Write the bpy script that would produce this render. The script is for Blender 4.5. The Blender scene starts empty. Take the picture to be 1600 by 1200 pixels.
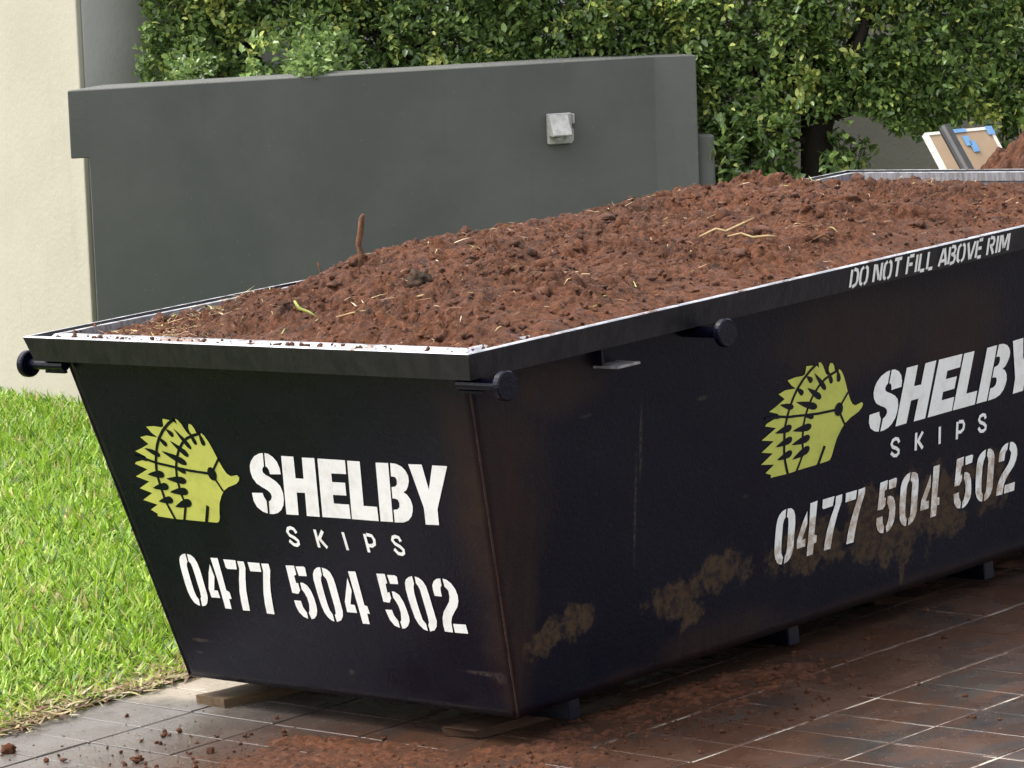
import bpy, bmesh, math, random
import numpy as np
from mathutils import Matrix, Vector

random.seed(7)
RNG = np.random.default_rng(11)
S = bpy.context.scene
COL = S.collection

# ---------------------------------------------------------------- frames
# The driveway falls about three degrees across the view. The skip, the paving and
# the lawn are modelled in the frame of the paving (X across the skip, Y along it)
# and tilted by G; walls and plants stand plumb in world space.
FPX = 6021.52
YAW, PIT, ROL = -0.7708, 0.1427, -0.0913
CS = np.array([7.6025, -6.7788, 2.3101])
H = 1.0244            # rim height of the skip
W2 = 0.875            # half width at the rim
L = 3.7287            # length at the rim
GZ = -0.085           # paving surface


def axis_rot(a, t):
    K = np.array([[0, -a[2], a[1]], [a[2], 0, -a[0]], [-a[1], a[0], 0]])
    return np.eye(3) + math.sin(t) * K + (1 - math.cos(t)) * K @ K


def cam_axes():
    f = np.array([math.sin(YAW) * math.cos(PIT), math.cos(YAW) * math.cos(PIT), -math.sin(PIT)])
    r0 = np.array([math.cos(YAW), -math.sin(YAW), 0.0])
    u0 = np.cross(r0, f)
    r = math.cos(ROL) * r0 + math.sin(ROL) * u0
    u = -math.sin(ROL) * r0 + math.cos(ROL) * u0
    return r, u, f


G3 = axis_rot(np.array([math.sin(YAW), math.cos(YAW), 0.0]), -math.radians(3.1))
G = Matrix([list(r) for r in G3]).to_4x4()

# ---------------------------------------------------------------- camera
r_, u_, f_ = [G3 @ v for v in cam_axes()]
cam_d = bpy.data.cameras.new('camera')
cam = bpy.data.objects.new('camera', cam_d)
COL.objects.link(cam)
Cw = G3 @ CS
cam.matrix_world = Matrix(((r_[0], u_[0], -f_[0], Cw[0]), (r_[1], u_[1], -f_[1], Cw[1]),
                           (r_[2], u_[2], -f_[2], Cw[2]), (0, 0, 0, 1)))
cam_d.sensor_width = 36.0
cam_d.lens = FPX / 1600 * 36.0
cam_d.clip_start = 0.1
cam_d.clip_end = 3000
S.camera = cam

# ---------------------------------------------------------------- sky and sun
SUN = np.array([-0.50, -0.40, 0.0])
SUN /= np.linalg.norm(SUN)
SUN_EL = math.radians(60)
wd = bpy.data.worlds.new('World')
S.world = wd
wd.use_nodes = True
wn = wd.node_tree
wn.nodes.clear()
sky = wn.nodes.new('ShaderNodeTexSky')
sky.sky_type = 'NISHITA'
sky.sun_disc = False
sky.sun_elevation = SUN_EL
sky.sun_rotation = math.atan2(SUN[0], SUN[1])
sky.air_density = 1.0
sky.dust_density = 4.0
hs = wn.nodes.new('ShaderNodeHueSaturation')      # thin cloud: an almost neutral sky
hs.inputs['Saturation'].default_value = 0.28
bgn = wn.nodes.new('ShaderNodeBackground')
bgn.inputs['Strength'].default_value = 0.15
won = wn.nodes.new('ShaderNodeOutputWorld')
wn.links.new(sky.outputs[0], hs.inputs['Color'])
wn.links.new(hs.outputs[0], bgn.inputs['Color'])
wn.links.new(bgn.outputs[0], won.inputs['Surface'])
sun_d = bpy.data.lights.new('sun', 'SUN')
sun_d.energy = 1.0
sun_d.angle = math.radians(32)
sun_d.color = (1.0, 0.95, 0.87)
sun = bpy.data.objects.new('sun', sun_d)
COL.objects.link(sun)
sv = Vector((SUN[0] * math.cos(SUN_EL), SUN[1] * math.cos(SUN_EL), math.sin(SUN_EL)))
sun.rotation_euler = sv.to_track_quat('Z', 'Y').to_euler()
sun.location = (-10, -5, 14)

S.view_settings.view_transform = 'Standard'
S.view_settings.look = 'None'
S.view_settings.gamma = 1.0
S.view_settings.use_curve_mapping = False
S.view_settings.exposure = 1.6
S.render.engine = 'CYCLES'
S.cycles.use_denoising = True
S.cycles.max_bounces = 6
S.cycles.transparent_max_bounces = 6

# ---------------------------------------------------------------- numpy noise
def _hash(ix, iy, seed):
    h = (ix.astype(np.int64) * 374761393 + iy.astype(np.int64) * 668265263 + seed * 1442695041) & 0xFFFFFFFF
    h = ((h ^ (h >> 13)) * 1274126177) & 0xFFFFFFFF
    h = ((h ^ (h >> 16)) * 2246822519) & 0xFFFFFFFF
    return ((h ^ (h >> 15)) & 0xFFFFFF) / float(0xFFFFFF)


def vnoise(x, y, seed=0):
    """gradient noise, about -1..1"""
    x = np.asarray(x, float); y = np.asarray(y, float)
    ix = np.floor(x); iy = np.floor(y)
    fx = x - ix; fy = y - iy
    ux = fx * fx * fx * (fx * (fx * 6 - 15) + 10); uy = fy * fy * fy * (fy * (fy * 6 - 15) + 10)
    ix = ix.astype(np.int64); iy = iy.astype(np.int64)

    def g(dx, dy):
        a = _hash(ix + dx, iy + dy, seed) * 2 * np.pi
        return np.cos(a) * (fx - dx) + np.sin(a) * (fy - dy)
    a = g(0, 0); b = g(1, 0); c = g(0, 1); d = g(1, 1)
    return 1.5 * ((a * (1 - ux) + b * ux) * (1 - uy) + (c * (1 - ux) + d * ux) * uy)


def fbm(x, y, octv=4, seed=0):
    s = 0; a = 1; t = 0
    for i in range(octv):
        s = s + a * vnoise(x * 2 ** i + 3.7 * i, y * 2 ** i - 1.3 * i, seed + i); t += a; a *= .5
    return s / t


def cells(x, y, seed=0):
    """rounded lumps: 1 at a feature point, falling to 0 between them"""
    ix = np.floor(x).astype(np.int64); iy = np.floor(y).astype(np.int64)
    best = np.full(x.shape, 9.0); hh = np.zeros(x.shape)
    for dx in (-1, 0, 1):
        for dy in (-1, 0, 1):
            px = ix + dx + _hash(ix + dx, iy + dy, seed); py = iy + dy + _hash(ix + dx, iy + dy, seed + 5)
            d = (px - x) ** 2 + (py - y) ** 2
            m = d < best
            best = np.where(m, d, best); hh = np.where(m, _hash(ix + dx, iy + dy, seed + 9), hh)
    return np.sqrt(np.maximum(0, 1 - best / .55)) * (.35 + .65 * hh)


def sstep(a, b, x):
    t = np.clip((x - a) / (b - a), 0, 1)
    return t * t * (3 - 2 * t)

# ---------------------------------------------------------------- object helpers
TILT = []      # top-level things that stand in the frame of the paving


def props(o, label=None, cat=None, group=None, kind=None):
    if label: o['label'] = label
    if cat: o['category'] = cat
    if group: o['group'] = group
    if kind: o['kind'] = kind
    return o


def link(name, me, mat=None, parent=None, tilt=False):
    o = bpy.data.objects.new(name, me)
    COL.objects.link(o)
    if mat is not None and me is not None and not me.materials:
        me.materials.append(mat)
    if parent is not None:
        o.parent = parent
    elif tilt:
        TILT.append(o)
    return o


def empty(name, loc, tilt=False):
    o = bpy.data.objects.new(name, None)
    o.location = loc
    o.empty_display_size = .1
    COL.objects.link(o)
    if tilt: TILT.append(o)
    return o


def pydata(name, V, F, smooth=False):
    me = bpy.data.meshes.new(name)
    me.from_pydata([tuple(map(float, v)) for v in V], [], [tuple(map(int, f)) for f in F])
    me.update()
    if smooth:
        me.polygons.foreach_set('use_smooth', [True] * len(me.polygons))
    return me


def fast(name, V, T, tint=None, smooth=False):
    """big triangle mesh from arrays"""
    V = np.ascontiguousarray(V, dtype=np.float32); T = np.ascontiguousarray(T, dtype=np.int32)
    me = bpy.data.meshes.new(name)
    me.vertices.add(len(V)); me.vertices.foreach_set('co', V.ravel())
    n = T.shape[1]
    me.loops.add(T.size); me.loops.foreach_set('vertex_index', T.ravel())
    me.polygons.add(len(T))
    me.polygons.foreach_set('loop_start', np.arange(0, T.size, n, dtype=np.int32))
    me.polygons.foreach_set('loop_total', np.full(len(T), n, dtype=np.int32))
    if smooth:
        me.polygons.foreach_set('use_smooth', np.ones(len(T), dtype=bool))
    me.update(calc_edges=True)
    if tint is not None:
        a = me.color_attributes.new('tint', 'FLOAT_COLOR', 'POINT')
        c = np.ones((len(V), 4), np.float32); c[:, :tint.shape[1]] = tint
        a.data.foreach_set('color', c.ravel())
    me.validate()
    return me


def bm_mesh(name, bm, smooth=False):
    me = bpy.data.meshes.new(name)
    bm.normal_update()
    bm.to_mesh(me); bm.free()
    if smooth:
        me.polygons.foreach_set('use_smooth', [True] * len(me.polygons))
    return me


def box_bm(lo, hi, bev=0.0, bm=None, mtx=None):
    bm2 = bmesh.new()
    bmesh.ops.create_cube(bm2, size=1)
    lo = Vector(lo); hi = Vector(hi)
    for v in bm2.verts:
        v.co = Vector((lo[i] + (v.co[i] + .5) * (hi[i] - lo[i]) for i in range(3)))
    if bev:
        bmesh.ops.bevel(bm2, geom=bm2.edges[:], offset=bev, segments=1, affect='EDGES', profile=.5)
    if mtx is not None:
        bm2.transform(mtx)
    if bm is None:
        return bm2
    me = bpy.data.meshes.new('t'); bm2.to_mesh(me); bm2.free(); bm.from_mesh(me); bpy.data.meshes.remove(me)
    return bm


def tube(pts, rad, seg=8, cap=True):
    """verts, faces of a tube through points with one radius each"""
    pts = [Vector(p) for p in pts]
    V = []; F = []
    up = Vector((0, 0, 1))
    for i, p in enumerate(pts):
        d = (pts[min(i + 1, len(pts) - 1)] - pts[max(i - 1, 0)]).normalized()
        a = d.cross(up)
        if a.length < 1e-3: a = d.cross(Vector((1, 0, 0)))
        a.normalize(); b = d.cross(a)
        for k in range(seg):
            t = 2 * math.pi * k / seg
            V.append(p + (a * math.cos(t) + b * math.sin(t)) * rad[i])
    for i in range(len(pts) - 1):
        for k in range(seg):
            F.append((i * seg + k, i * seg + (k + 1) % seg, (i + 1) * seg + (k + 1) % seg, (i + 1) * seg + k))
    if cap:
        F.append(tuple(range(seg))[::-1]); F.append(tuple((len(pts) - 1) * seg + k for k in range(seg)))
    return V, F

# ---------------------------------------------------------------- material helpers
class NT:
    def __init__(self, name):
        self.m = bpy.data.materials.new(name)
        self.m.use_nodes = True
        self.t = self.m.node_tree
        self.t.nodes.clear()
        self.out = self.n('ShaderNodeOutputMaterial')
        self.b = self.n('ShaderNodeBsdfPrincipled')
        self.t.links.new(self.b.outputs[0], self.out.inputs[0])
        self._tc = None; self._geo = None

    def n(self, ty, **kw):
        nd = self.t.nodes.new(ty)
        for k, v in kw.items(): setattr(nd, k, v)
        return nd

    def put(self, sock, v):
        if hasattr(v, 'is_linked') or isinstance(v, bpy.types.NodeSocket):
            self.t.links.new(v, sock)
        elif v is not None:
            if isinstance(v, (tuple, list)) and len(v) == 3 and sock.type == 'RGBA': v = (*v, 1)
            sock.default_value = v

    def obj(self):
        if not self._tc: self._tc = self.n('ShaderNodeTexCoord')
        return self._tc.outputs['Object']

    def pos(self):
        if not self._geo: self._geo = self.n('ShaderNodeNewGeometry')
        return self._geo.outputs['Position']

    def noise(self, co, scale, detail=4, rough=.55, dist=0.0):
        nd = self.n('ShaderNodeTexNoise')
        self.put(nd.inputs['Vector'], co)
        nd.inputs['Scale'].default_value = scale; nd.inputs['Detail'].default_value = detail
        nd.inputs['Roughness'].default_value = rough; nd.inputs['Distortion'].default_value = dist
        return nd.outputs['Fac']

    def vor(self, co, scale, feat='F1'):
        nd = self.n('ShaderNodeTexVoronoi', feature=feat)
        self.put(nd.inputs['Vector'], co); nd.inputs['Scale'].default_value = scale
        return nd.outputs['Distance']

    def math(self, op, a, b=None, clamp=False):
        nd = self.n('ShaderNodeMath', operation=op, use_clamp=clamp)
        self.put(nd.inputs[0], a)
        if b is not None: self.put(nd.inputs[1], b)
        return nd.outputs[0]

    def vmath(self, op, a, b=None):
        nd = self.n('ShaderNodeVectorMath', operation=op)
        self.put(nd.inputs[0], a)
        if b is not None: self.put(nd.inputs[1], b)
        return nd.outputs['Value'] if op in ('LENGTH', 'DOT_PRODUCT', 'DISTANCE') else nd.outputs[0]

    def ramp(self, f, a, b, lo=0.0, hi=1.0):
        nd = self.n('ShaderNodeMapRange', interpolation_type='SMOOTHSTEP')
        self.put(nd.inputs[0], f)
        nd.inputs[1].default_value = a; nd.inputs[2].default_value = b
        nd.inputs[3].default_value = lo; nd.inputs[4].default_value = hi
        return nd.outputs[0]

    def mix(self, f, a, b):
        nd = self.n('ShaderNodeMix', data_type='RGBA')
        self.put(nd.inputs[0], f); self.put(nd.inputs[6], a); self.put(nd.inputs[7], b)
        return nd.outputs[2]

    def scale(self, co, v):
        return self.vmath('MULTIPLY', co, v)

    def bump(self, h, strength=.3, dist=.01, prev=None):
        nd = self.n('ShaderNodeBump')
        nd.inputs['Strength'].default_value = strength; nd.inputs['Distance'].default_value = dist
        self.put(nd.inputs['Height'], h)
        if prev is not None: self.put(nd.inputs['Normal'], prev)
        self.put(self.b.inputs['Normal'], nd.outputs[0])
        return nd.outputs[0]

    def set(self, color=None, rough=None, metal=None, spec=None, coat=None, trans=None):
        b = self.b.inputs
        self.put(b['Base Color'], color); self.put(b['Roughness'], rough); self.put(b['Metallic'], metal)
        self.put(b['Specular IOR Level'], spec); self.put(b['Coat Weight'], coat)
        return self

    def blob(self, co, c, r, warp=None, soft=.35):
        """1 inside an ellipsoid about c with half axes r, fading across its edge"""
        p = self.vmath('SUBTRACT', co, c)
        p = self.vmath('DIVIDE', p, r)
        d = self.vmath('LENGTH', p)
        if warp is not None: d = self.math('ADD', d, warp)
        return self.ramp(d, 1 + soft, 1 - soft)

    def vmax(self, lst):
        o = lst[0]
        for l in lst[1:]: o = self.math('MAXIMUM', o, l)
        return o


def skip_dirt(m):
    """splashed mud, dust film and scratches on the skip, in the skip's own coordinates"""
    co = m.obj()
    w1 = m.math('MULTIPLY', m.math('SUBTRACT', m.noise(co, 14, 5, .65), .5), 3.2)
    w2 = m.math('MULTIPLY', m.math('SUBTRACT', m.noise(co, 3.5, 4, .6), .5), 1.6)
    mud = m.vmax([m.blob(co, c, r, w1, .25) for c, r in (
        ((.68, .93, .20), (.2, .11, .055)), ((.68, 1.09, .235), (.2, .12, .05)), ((.67, .99, .14), (.2, .05, .04)),
        ((.68, .52, .225), (.2, .06, .05)), ((.68, .40, .19), (.2, .09, .045)),
        ((.67, 1.52, .215), (.2, .17, .07)), ((.67, 1.76, .235), (.2, .13, .09)), ((.67, 1.90, .205), (.2, .10, .125)),
        ((.67, 2.10, .235), (.2, .15, .10)), ((.67, 2.36, .245), (.2, .09, .08)), ((.67, 1.93, .09), (.2, .012, .06)))])
    mud = m.math('MULTIPLY', mud, m.ramp(m.noise(co, 38, 4, .7), .34, .62, .25, 1.0))
    film = m.vmax([m.blob(co, c, r, w2, .55) for c, r in (
        ((.725, .20, .62), (.115, .15, .34)), ((.725, .27, .25), (.115, .08, .34)), ((.725, .36, .88), (.115, .20, .08)),
        ((.725, 1.70, .82), (.115, .34, .12)), ((.725, 2.15, .74), (.115, .22, .13)), ((.725, 1.15, .03), (.115, .30, .07)), ((.725, 1.9, .0), (.115, 1.6, .04)))])
    film = m.math('MULTIPLY', film, m.ramp(m.noise(m.scale(co, (1, 9, 1.3)), 5, 4, .6), .25, .75, .45, 1.0))
    w3 = m.math('MULTIPLY', m.math('SUBTRACT', m.noise(co, 60, 3, .6), .5), 1.4)
    scr = m.vmax([m.blob(co, c, r, w3, .5) for c, r in (
        ((.74, .752, .66), (.1, .006, .10)), ((.72, .735, .47), (.1, .005, .14)), ((.76, 1.0, .737), (.1, .02, .006)),
        ((.76, .53, .77), (.1, .02, .004)), ((.70, 1.20, .425), (.1, .016, .004)),
        ((.57, .26, .118), (.075, .05, .006)), ((.62, .26, .11), (.02, .05, .014)),
        ((-.55, .26, .118), (.045, .05, .005)), ((-.575, .27, .08), (.015, .05, .004)), ((.05, .27, .075), (.012, .05, .008)))])
    scr = m.math('MULTIPLY', scr, m.ramp(m.noise(co, 120, 3, .6), .35, .6, .1, 1.0))
    return mud, film, scr


def mat_skip_paint():
    m = NT('navy_skip_paint'); co = m.obj()
    mud, film, scr = skip_dirt(m)
    base = m.mix(m.noise(co, 4, 3), (.0012, .0013, .0064), (.0019, .0020, .0082))
    streak = m.ramp(m.noise(m.scale(co, (30, 30, 1.4)), 2.2, 4, .65), .55, .8)
    base = m.mix(m.math('MULTIPLY', streak, .20), base, (.012, .012, .015))
    c = m.mix(m.math('MULTIPLY', film, .80), base, (.026, .0120, .0066))
    c = m.mix(m.math('MULTIPLY', scr, .40), c, (.085, .068, .055))
    c = m.mix(m.math('MULTIPLY', mud, .9), c, (.060, .036, .018))
    grit = m.ramp(m.noise(co, 260, 2, .5), .66, .74)
    c = m.mix(m.math('MULTIPLY', grit, .18), c, (.12, .11, .11))
    r = m.math('ADD', m.ramp(m.noise(co, 9, 5, .6), .3, .7, .20, .36), m.math('MULTIPLY', m.math('MAXIMUM', mud, film), .32))
    m.set(c, r, 0.0, .21)
    m.bump(m.math('ADD', m.noise(co, 90, 4, .6), m.math('MULTIPLY', m.noise(co, 5, 3), 1.6)), .22, .006)
    return m.m


def mat_letters(name, col, col2):
    m = NT(name); co = m.obj()
    mud, film, scr = skip_dirt(m)
    c = m.mix(m.ramp(m.noise(co, 22, 5, .65), .42, .75), col, col2)
    c = m.mix(m.math('MULTIPLY', m.ramp(m.noise(co, 140, 3, .6), .62, .72), .35), c, (.25, .23, .19))
    c = m.mix(m.math('MULTIPLY', mud, .72), c, (.30, .17, .075))
    m.set(c, .5, 0, .35)
    return m.m


def mat_flange():
    m = NT('worn_flange_sky_sheen'); co = m.obj()
    c = m.mix(m.ramp(m.noise(co, 16, 5, .65), .38, .62), (.52, .52, .55), (.30, .31, .33))  # worn pale grey, with the wet sky reflection also put into the colour
    c = m.mix(m.ramp(m.noise(co, 9, 6, .72), .52, .64), c, (.13, .065, .04))
    c = m.mix(m.ramp(m.noise(co, 130, 3, .7), .69, .75), c, (.06, .03, .02))
    m.set(c, m.ramp(m.noise(co, 30), .3, .7, .18, .42), 0.25, .7)
    m.bump(m.noise(co, 60, 4), .2, .004)
    return m.m


def mat_soil(name='red_soil', wet=0.0):
    m = NT(name); co = m.pos()
    a = m.mix(m.ramp(m.noise(co, 3.2, 4, .6), .35, .68), (.128, .041, .0140), (.084, .028, .0105))
    b = m.mix(m.ramp(m.noise(co, 34, 5, .75), .42, .62), a, (.200, .074, .032))
    b = m.mix(m.ramp(m.noise(co, 11, 5, .7), .56, .68), b, (.050, .024, .015))
    b = m.mix(m.ramp(m.noise(co, 58, 4, .7), .56, .66), b, (.030, .012, .007))
    b = m.mix(m.ramp(m.noise(co, 90, 3, .6), .66, .76), b, (.38, .20, .13))
    damp = m.ramp(m.noise(co, 1.7, 4, .6), .40, .62)
    b = m.mix(m.math('MULTIPLY', damp, .32), b, m.mix(m.noise(co, 40, 4, .7), (.045, .020, .012), (.12, .055, .034)))
    m.set(b, m.ramp(m.noise(co, 18, 3), .3, .7, .42, .8), 0, .25)
    m.bump(m.noise(co, 150, 5, .8), .9, .02)
    return m.m


def mat_stucco(name, c1, c2, sc=55, bs=.35):
    m = NT(name); co = m.pos()
    c = m.mix(m.ramp(m.noise(co, 1.6, 5, .6), .3, .7), c1, c2)
    c = m.mix(m.math('MULTIPLY', m.ramp(m.noise(m.scale(co, (5, 5, .5)), 2.5, 4, .6), .55, .8), .22), c, tuple(v * .6 for v in c1))
    c = m.mix(m.math('MULTIPLY', m.ramp(m.noise(co, 60, 3), .68, .74), .35), c, tuple(min(1, v * 1.5 + .04) for v in c1))
    m.set(c, .82, 0, .3)
    m.bump(m.math('ADD', m.noise(co, sc, 6, .65), m.math('MULTIPLY', m.noise(co, 4, 3), 1.5)), bs, .012)
    return m.m


def mat_leafy(name, wgt=.35, rough=.35, spec=.5):
    m = NT(name)
    a = m.n('ShaderNodeAttribute', attribute_name='tint')
    m.set(a.outputs['Color'], rough, 0, spec)
    tr = m.n('ShaderNodeBsdfTranslucent')
    mx = m.n('ShaderNodeMixShader'); mx.inputs[0].default_value = wgt
    gm = m.n('ShaderNodeGamma'); gm.inputs[1].default_value = .85
    m.t.links.new(a.outputs['Color'], gm.inputs[0]); m.t.links.new(gm.outputs[0], tr.inputs['Color'])
    m.t.links.new(m.b.outputs[0], mx.inputs[1]); m.t.links.new(tr.outputs[0], mx.inputs[2])
    m.t.links.new(mx.outputs[0], m.out.inputs[0])
    return m.m


def mat_simple(name, c1, c2, sc=20, rough=.6, spec=.4, bs=.2, stretch=None, metal=0.0):
    m = NT(name); co = m.obj()
    if stretch: co = m.scale(co, stretch)
    c = m.mix(m.ramp(m.noise(co, sc, 5, .65), .3, .7), c1, c2)
    m.set(c, rough, metal, spec)
    m.bump(m.noise(co, sc * 2.5, 5, .65), bs, .006)
    return m.m


def mat_paver():
    m = NT('wet_clay_paver'); co = m.pos()
    oi = m.n('ShaderNodeObjectInfo')
    rnd = oi.outputs['Random']
    sx = m.n('ShaderNodeSeparateXYZ'); m.t.links.new(co, sx.inputs[0])
    x, y = sx.outputs[0], sx.outputs[1]
    base = m.mix(rnd, (.030, .026, .024), (.050, .042, .037))
    base = m.mix(m.ramp(m.noise(co, 7, 5, .65), .4, .7), base, (.026, .025, .027))
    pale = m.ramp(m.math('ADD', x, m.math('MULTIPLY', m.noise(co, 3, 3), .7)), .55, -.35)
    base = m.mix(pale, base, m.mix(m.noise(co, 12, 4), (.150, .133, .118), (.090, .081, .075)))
    sun_patch = m.blob(co, (-.80, .52, GZ), (.22, .22, .3), m.math('MULTIPLY', m.math('SUBTRACT', m.noise(co, 9, 4), .5), 1.2), .4)  # patch of sunlight at the front left, put into the paver colour
    base = m.mix(m.math('MULTIPLY', sun_patch, .8), base, (.42, .36, .28))
    # red soil washed over the paving: thick by the skip, in streaks further out
    n1 = m.noise(m.scale(co, (1.0, .55, 1)), 3.2, 6, .68, .6)
    n2 = m.noise(m.scale(co, (1.4, .6, 1)), 11, 5, .7)
    near = m.ramp(x, 2.3, .7)
    left = m.ramp(m.math('ADD', x, m.math('MULTIPLY', y, -.35)), -.75, .25)
    amt = m.math('ADD', m.math('ADD', n1, m.math('MULTIPLY', n2, .35)), m.math('MULTIPLY', near, .22))
    dirt = m.math('MULTIPLY', m.ramp(amt, .62, .90), left)
    c = m.mix(m.math('MULTIPLY', dirt, .85), base, m.mix(n2, (.048, .021, .011), (.092, .042, .024)))
    grit = m.math('MULTIPLY', m.ramp(m.noise(co, 95, 3, .6), .68, .72), .7)
    c = m.mix(grit, c, (.42, .34, .28))
    dk = m.math('MULTIPLY', m.ramp(m.noise(co, 48, 3, .6), .67, .71), .8)
    c = m.mix(dk, c, (.05, .025, .018))
    m.set(c, m.ramp(m.noise(co, 5, 4, .6), .35, .65, .10, .38), 0, .6)
    m.bump(m.math('ADD', m.noise(co, 75, 5, .7), m.math('MULTIPLY', m.noise(co, 260, 2), .4)), .35, .006)
    return m.m


def mat_joint():
    m = NT('sand_joint'); co = m.pos()
    sx = m.n('ShaderNodeSeparateXYZ'); m.t.links.new(co, sx.inputs[0])
    right = m.ramp(m.math('ADD', sx.outputs[0], m.math('MULTIPLY', m.noise(co, 2.2, 3), .6)), .75, 1.15)
    pale = m.mix(m.ramp(m.noise(co, 6, 6, .75), .44, .62), (.09, .045, .028), (.46, .41, .34))
    c = m.mix(right, (.030, .022, .018), pale)
    m.set(c, .6, 0, .4)
    return m.m

M_PAINT = mat_skip_paint()
M_WHITE = mat_letters('white_stencil_paint', (.84, .84, .80), (.72, .71, .66))
M_LIME = mat_letters('lime_stencil_paint', (.50, .52, .10), (.40, .43, .085))
M_FLANGE = mat_flange()
M_SOIL = mat_soil()
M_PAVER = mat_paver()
M_JOINT = mat_joint()
M_CREAM = mat_stucco('cream_render', (.395, .365, .295), (.365, .337, .272), 45, .18)
M_GREY = mat_stucco('charcoal_render', (.118, .119, .110), (.094, .097, .090), 150, .28)
M_GRASS = mat_leafy('grass_blade', .40, .42, .4)
M_LEAF = mat_leafy('hedge_leaf', .30, .28, .55)
M_LITTER = mat_leafy('dry_litter', .15, .7, .3)
M_BARK = mat_simple('dark_bark', (.040, .030, .022), (.020, .016, .013), 18, .85, .2, .8, (1, 1, .3))
M_TIMBER = mat_simple('weathered_timber', (.115, .074, .038), (.068, .043, .023), 6, .75, .3, .5, (9, 1.0, 9))
M_RUST = mat_simple('rusty_weld', (.045, .020, .013), (.02, .015, .014), 40, .75, .3, .6)
M_STEEL = mat_simple('worn_grey_steel', (.30, .30, .30), (.12, .10, .09), 30, .35, .6, .3)
M_INNER = mat_simple('worn_inner_steel', (.26, .26, .28), (.13, .12, .12), 14, .5, .5, .3, (6, 6, .8))
M_RIM = mat_simple('scuffed_rim_paint', (.0165, .0155, .0165), (.0050, .0050, .0085), 22, .38, .35, .35, (1, 1, .5))
M_ALU = mat_simple('weathered_aluminium', (.42, .41, .39), (.28, .275, .26), 40, .45, .5, .15)
M_BOARD = mat_simple('plain_brown_board', (.36, .26, .17), (.31, .225, .145), 8, .85, .2, .1)
M_EDGE = mat_simple('white_board_edge', (.70, .66, .58), (.60, .56, .48), 15, .7, .3, .1)
M_TAPE = mat_simple('blue_masking_tape', (.12, .25, .44), (.15, .30, .50), 20, .6, .3, .05)
M_BLACK = mat_simple('black_plastic', (.018, .018, .018), (.03, .03, .028), 12, .45, .4, .1)
M_ROOT = mat_simple('brown_root', (.16, .075, .036), (.085, .038, .02), 45, .8, .3, .6)
M_STRAW = mat_simple('dry_straw', (.42, .31, .16), (.30, .20, .10), 30, .75, .3, .3)
M_GREENBLADE = mat_simple('fresh_grass_stem', (.38, .42, .09), (.46, .44, .14), 20, .6, .3, .2)


def mat_ground(name, c1, c2, c3):
    m = NT(name); co = m.pos()
    c = m.mix(m.ramp(m.noise(co, 2.2, 5, .65), .35, .65), c1, c2)
    c = m.mix(m.ramp(m.noise(co, 24, 5, .7), .52, .68), c, c3)
    m.set(c, .8, 0, .3)
    m.bump(m.noise(co, 45, 6, .7), .8, .03)
    return m.m


M_LAWNBED = mat_ground('lawn_soil', (.10, .13, .028), (.075, .10, .022), (.10, .075, .035))


def mat_far_paving():
    m = NT('dark_paving'); co = m.pos()
    c = m.mix(m.ramp(m.noise(co, 2.2, 5, .65), .35, .65), (.062, .050, .043), (.044, .037, .034))
    c = m.mix(m.ramp(m.noise(co, 24, 5, .7), .52, .68), c, (.080, .050, .036))
    br = m.n('ShaderNodeTexBrick'); br.offset = 0.0
    m.t.links.new(co, br.inputs['Vector'])
    for k, v in (('Scale', 1.0), ('Mortar Size', .004), ('Brick Width', .35), ('Row Height', .187)): br.inputs[k].default_value = v
    c = m.mix(br.outputs['Fac'], c, (.20, .17, .14))
    m.set(c, .45, 0, .5)
    m.bump(m.noise(co, 70, 5, .7), .35, .006)
    return m.m


M_ROAD = mat_far_paving()

# ================================================================= ground
def sheet(name, x0, x1, y0, y1, z, mat, kind='structure'):
    me = pydata(name, [(x0, y0, z), (x1, y0, z), (x1, y1, z), (x0, y1, z)], [(0, 1, 2, 3)])
    return props(link(name, me, mat, tilt=True), kind=kind)


sheet('ground', -400, 400, -400, 400, GZ - .030, M_ROAD)
EDGE = -.93

# lawn bed: a softly uneven sheet on the left
nx, ny = 60, 90
gx = np.linspace(-22, EDGE - .004, nx); gy = np.linspace(-10, 16, ny)
X, Y = np.meshgrid(gx, gy)
Z = GZ - .010 + .010 * fbm(X * .8, Y * .8, 3, 3) * sstep(EDGE, EDGE - .5, X)
idx = np.arange(nx * ny).reshape(ny, nx)
Q = np.stack([idx[:-1, :-1], idx[:-1, 1:], idx[1:, 1:], idx[1:, :-1]], -1).reshape(-1, 4)
props(link('lawn', fast('lawn', np.stack([X, Y, Z], -1).reshape(-1, 3), Q, smooth=True), M_LAWNBED, tilt=True), kind='structure')

# driveway bed with single pavers
ROT = math.radians(1.4)
drive = link('driveway', bm_mesh('driveway', box_bm((EDGE, -1.33, GZ - .055), (2.60, 3.565, GZ - .0028))), M_JOINT, tilt=True)
props(drive, kind='structure')
PX, PY = .35, .187
pb = box_bm((-PX / 2 + .0050, -PY / 2 + .0026, -.04), (PX / 2 - .0050, PY / 2 - .0026, 0), .0012)
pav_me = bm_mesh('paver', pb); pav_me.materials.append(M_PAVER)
for i in range(-5, 5):
    for j in range(-14, 12):
        cx = .84 + PX * (i + .5); cy = 1.310 + PY * (j + .5)
        wx = cx + (cy - 1.2) * math.sin(ROT) * 1.0; wy = cy - (cx - 1.0) * math.sin(ROT)
        if wx < EDGE + .12 or wx > 4.3: continue
        o = link('paver', pav_me, parent=drive)
        o.location = (wx, wy, GZ + random.uniform(-.0018, .0012))
        o.rotation_euler = (random.uniform(-.004, .004), random.uniform(-.004, .004), -ROT + random.uniform(-.004, .004))

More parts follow.
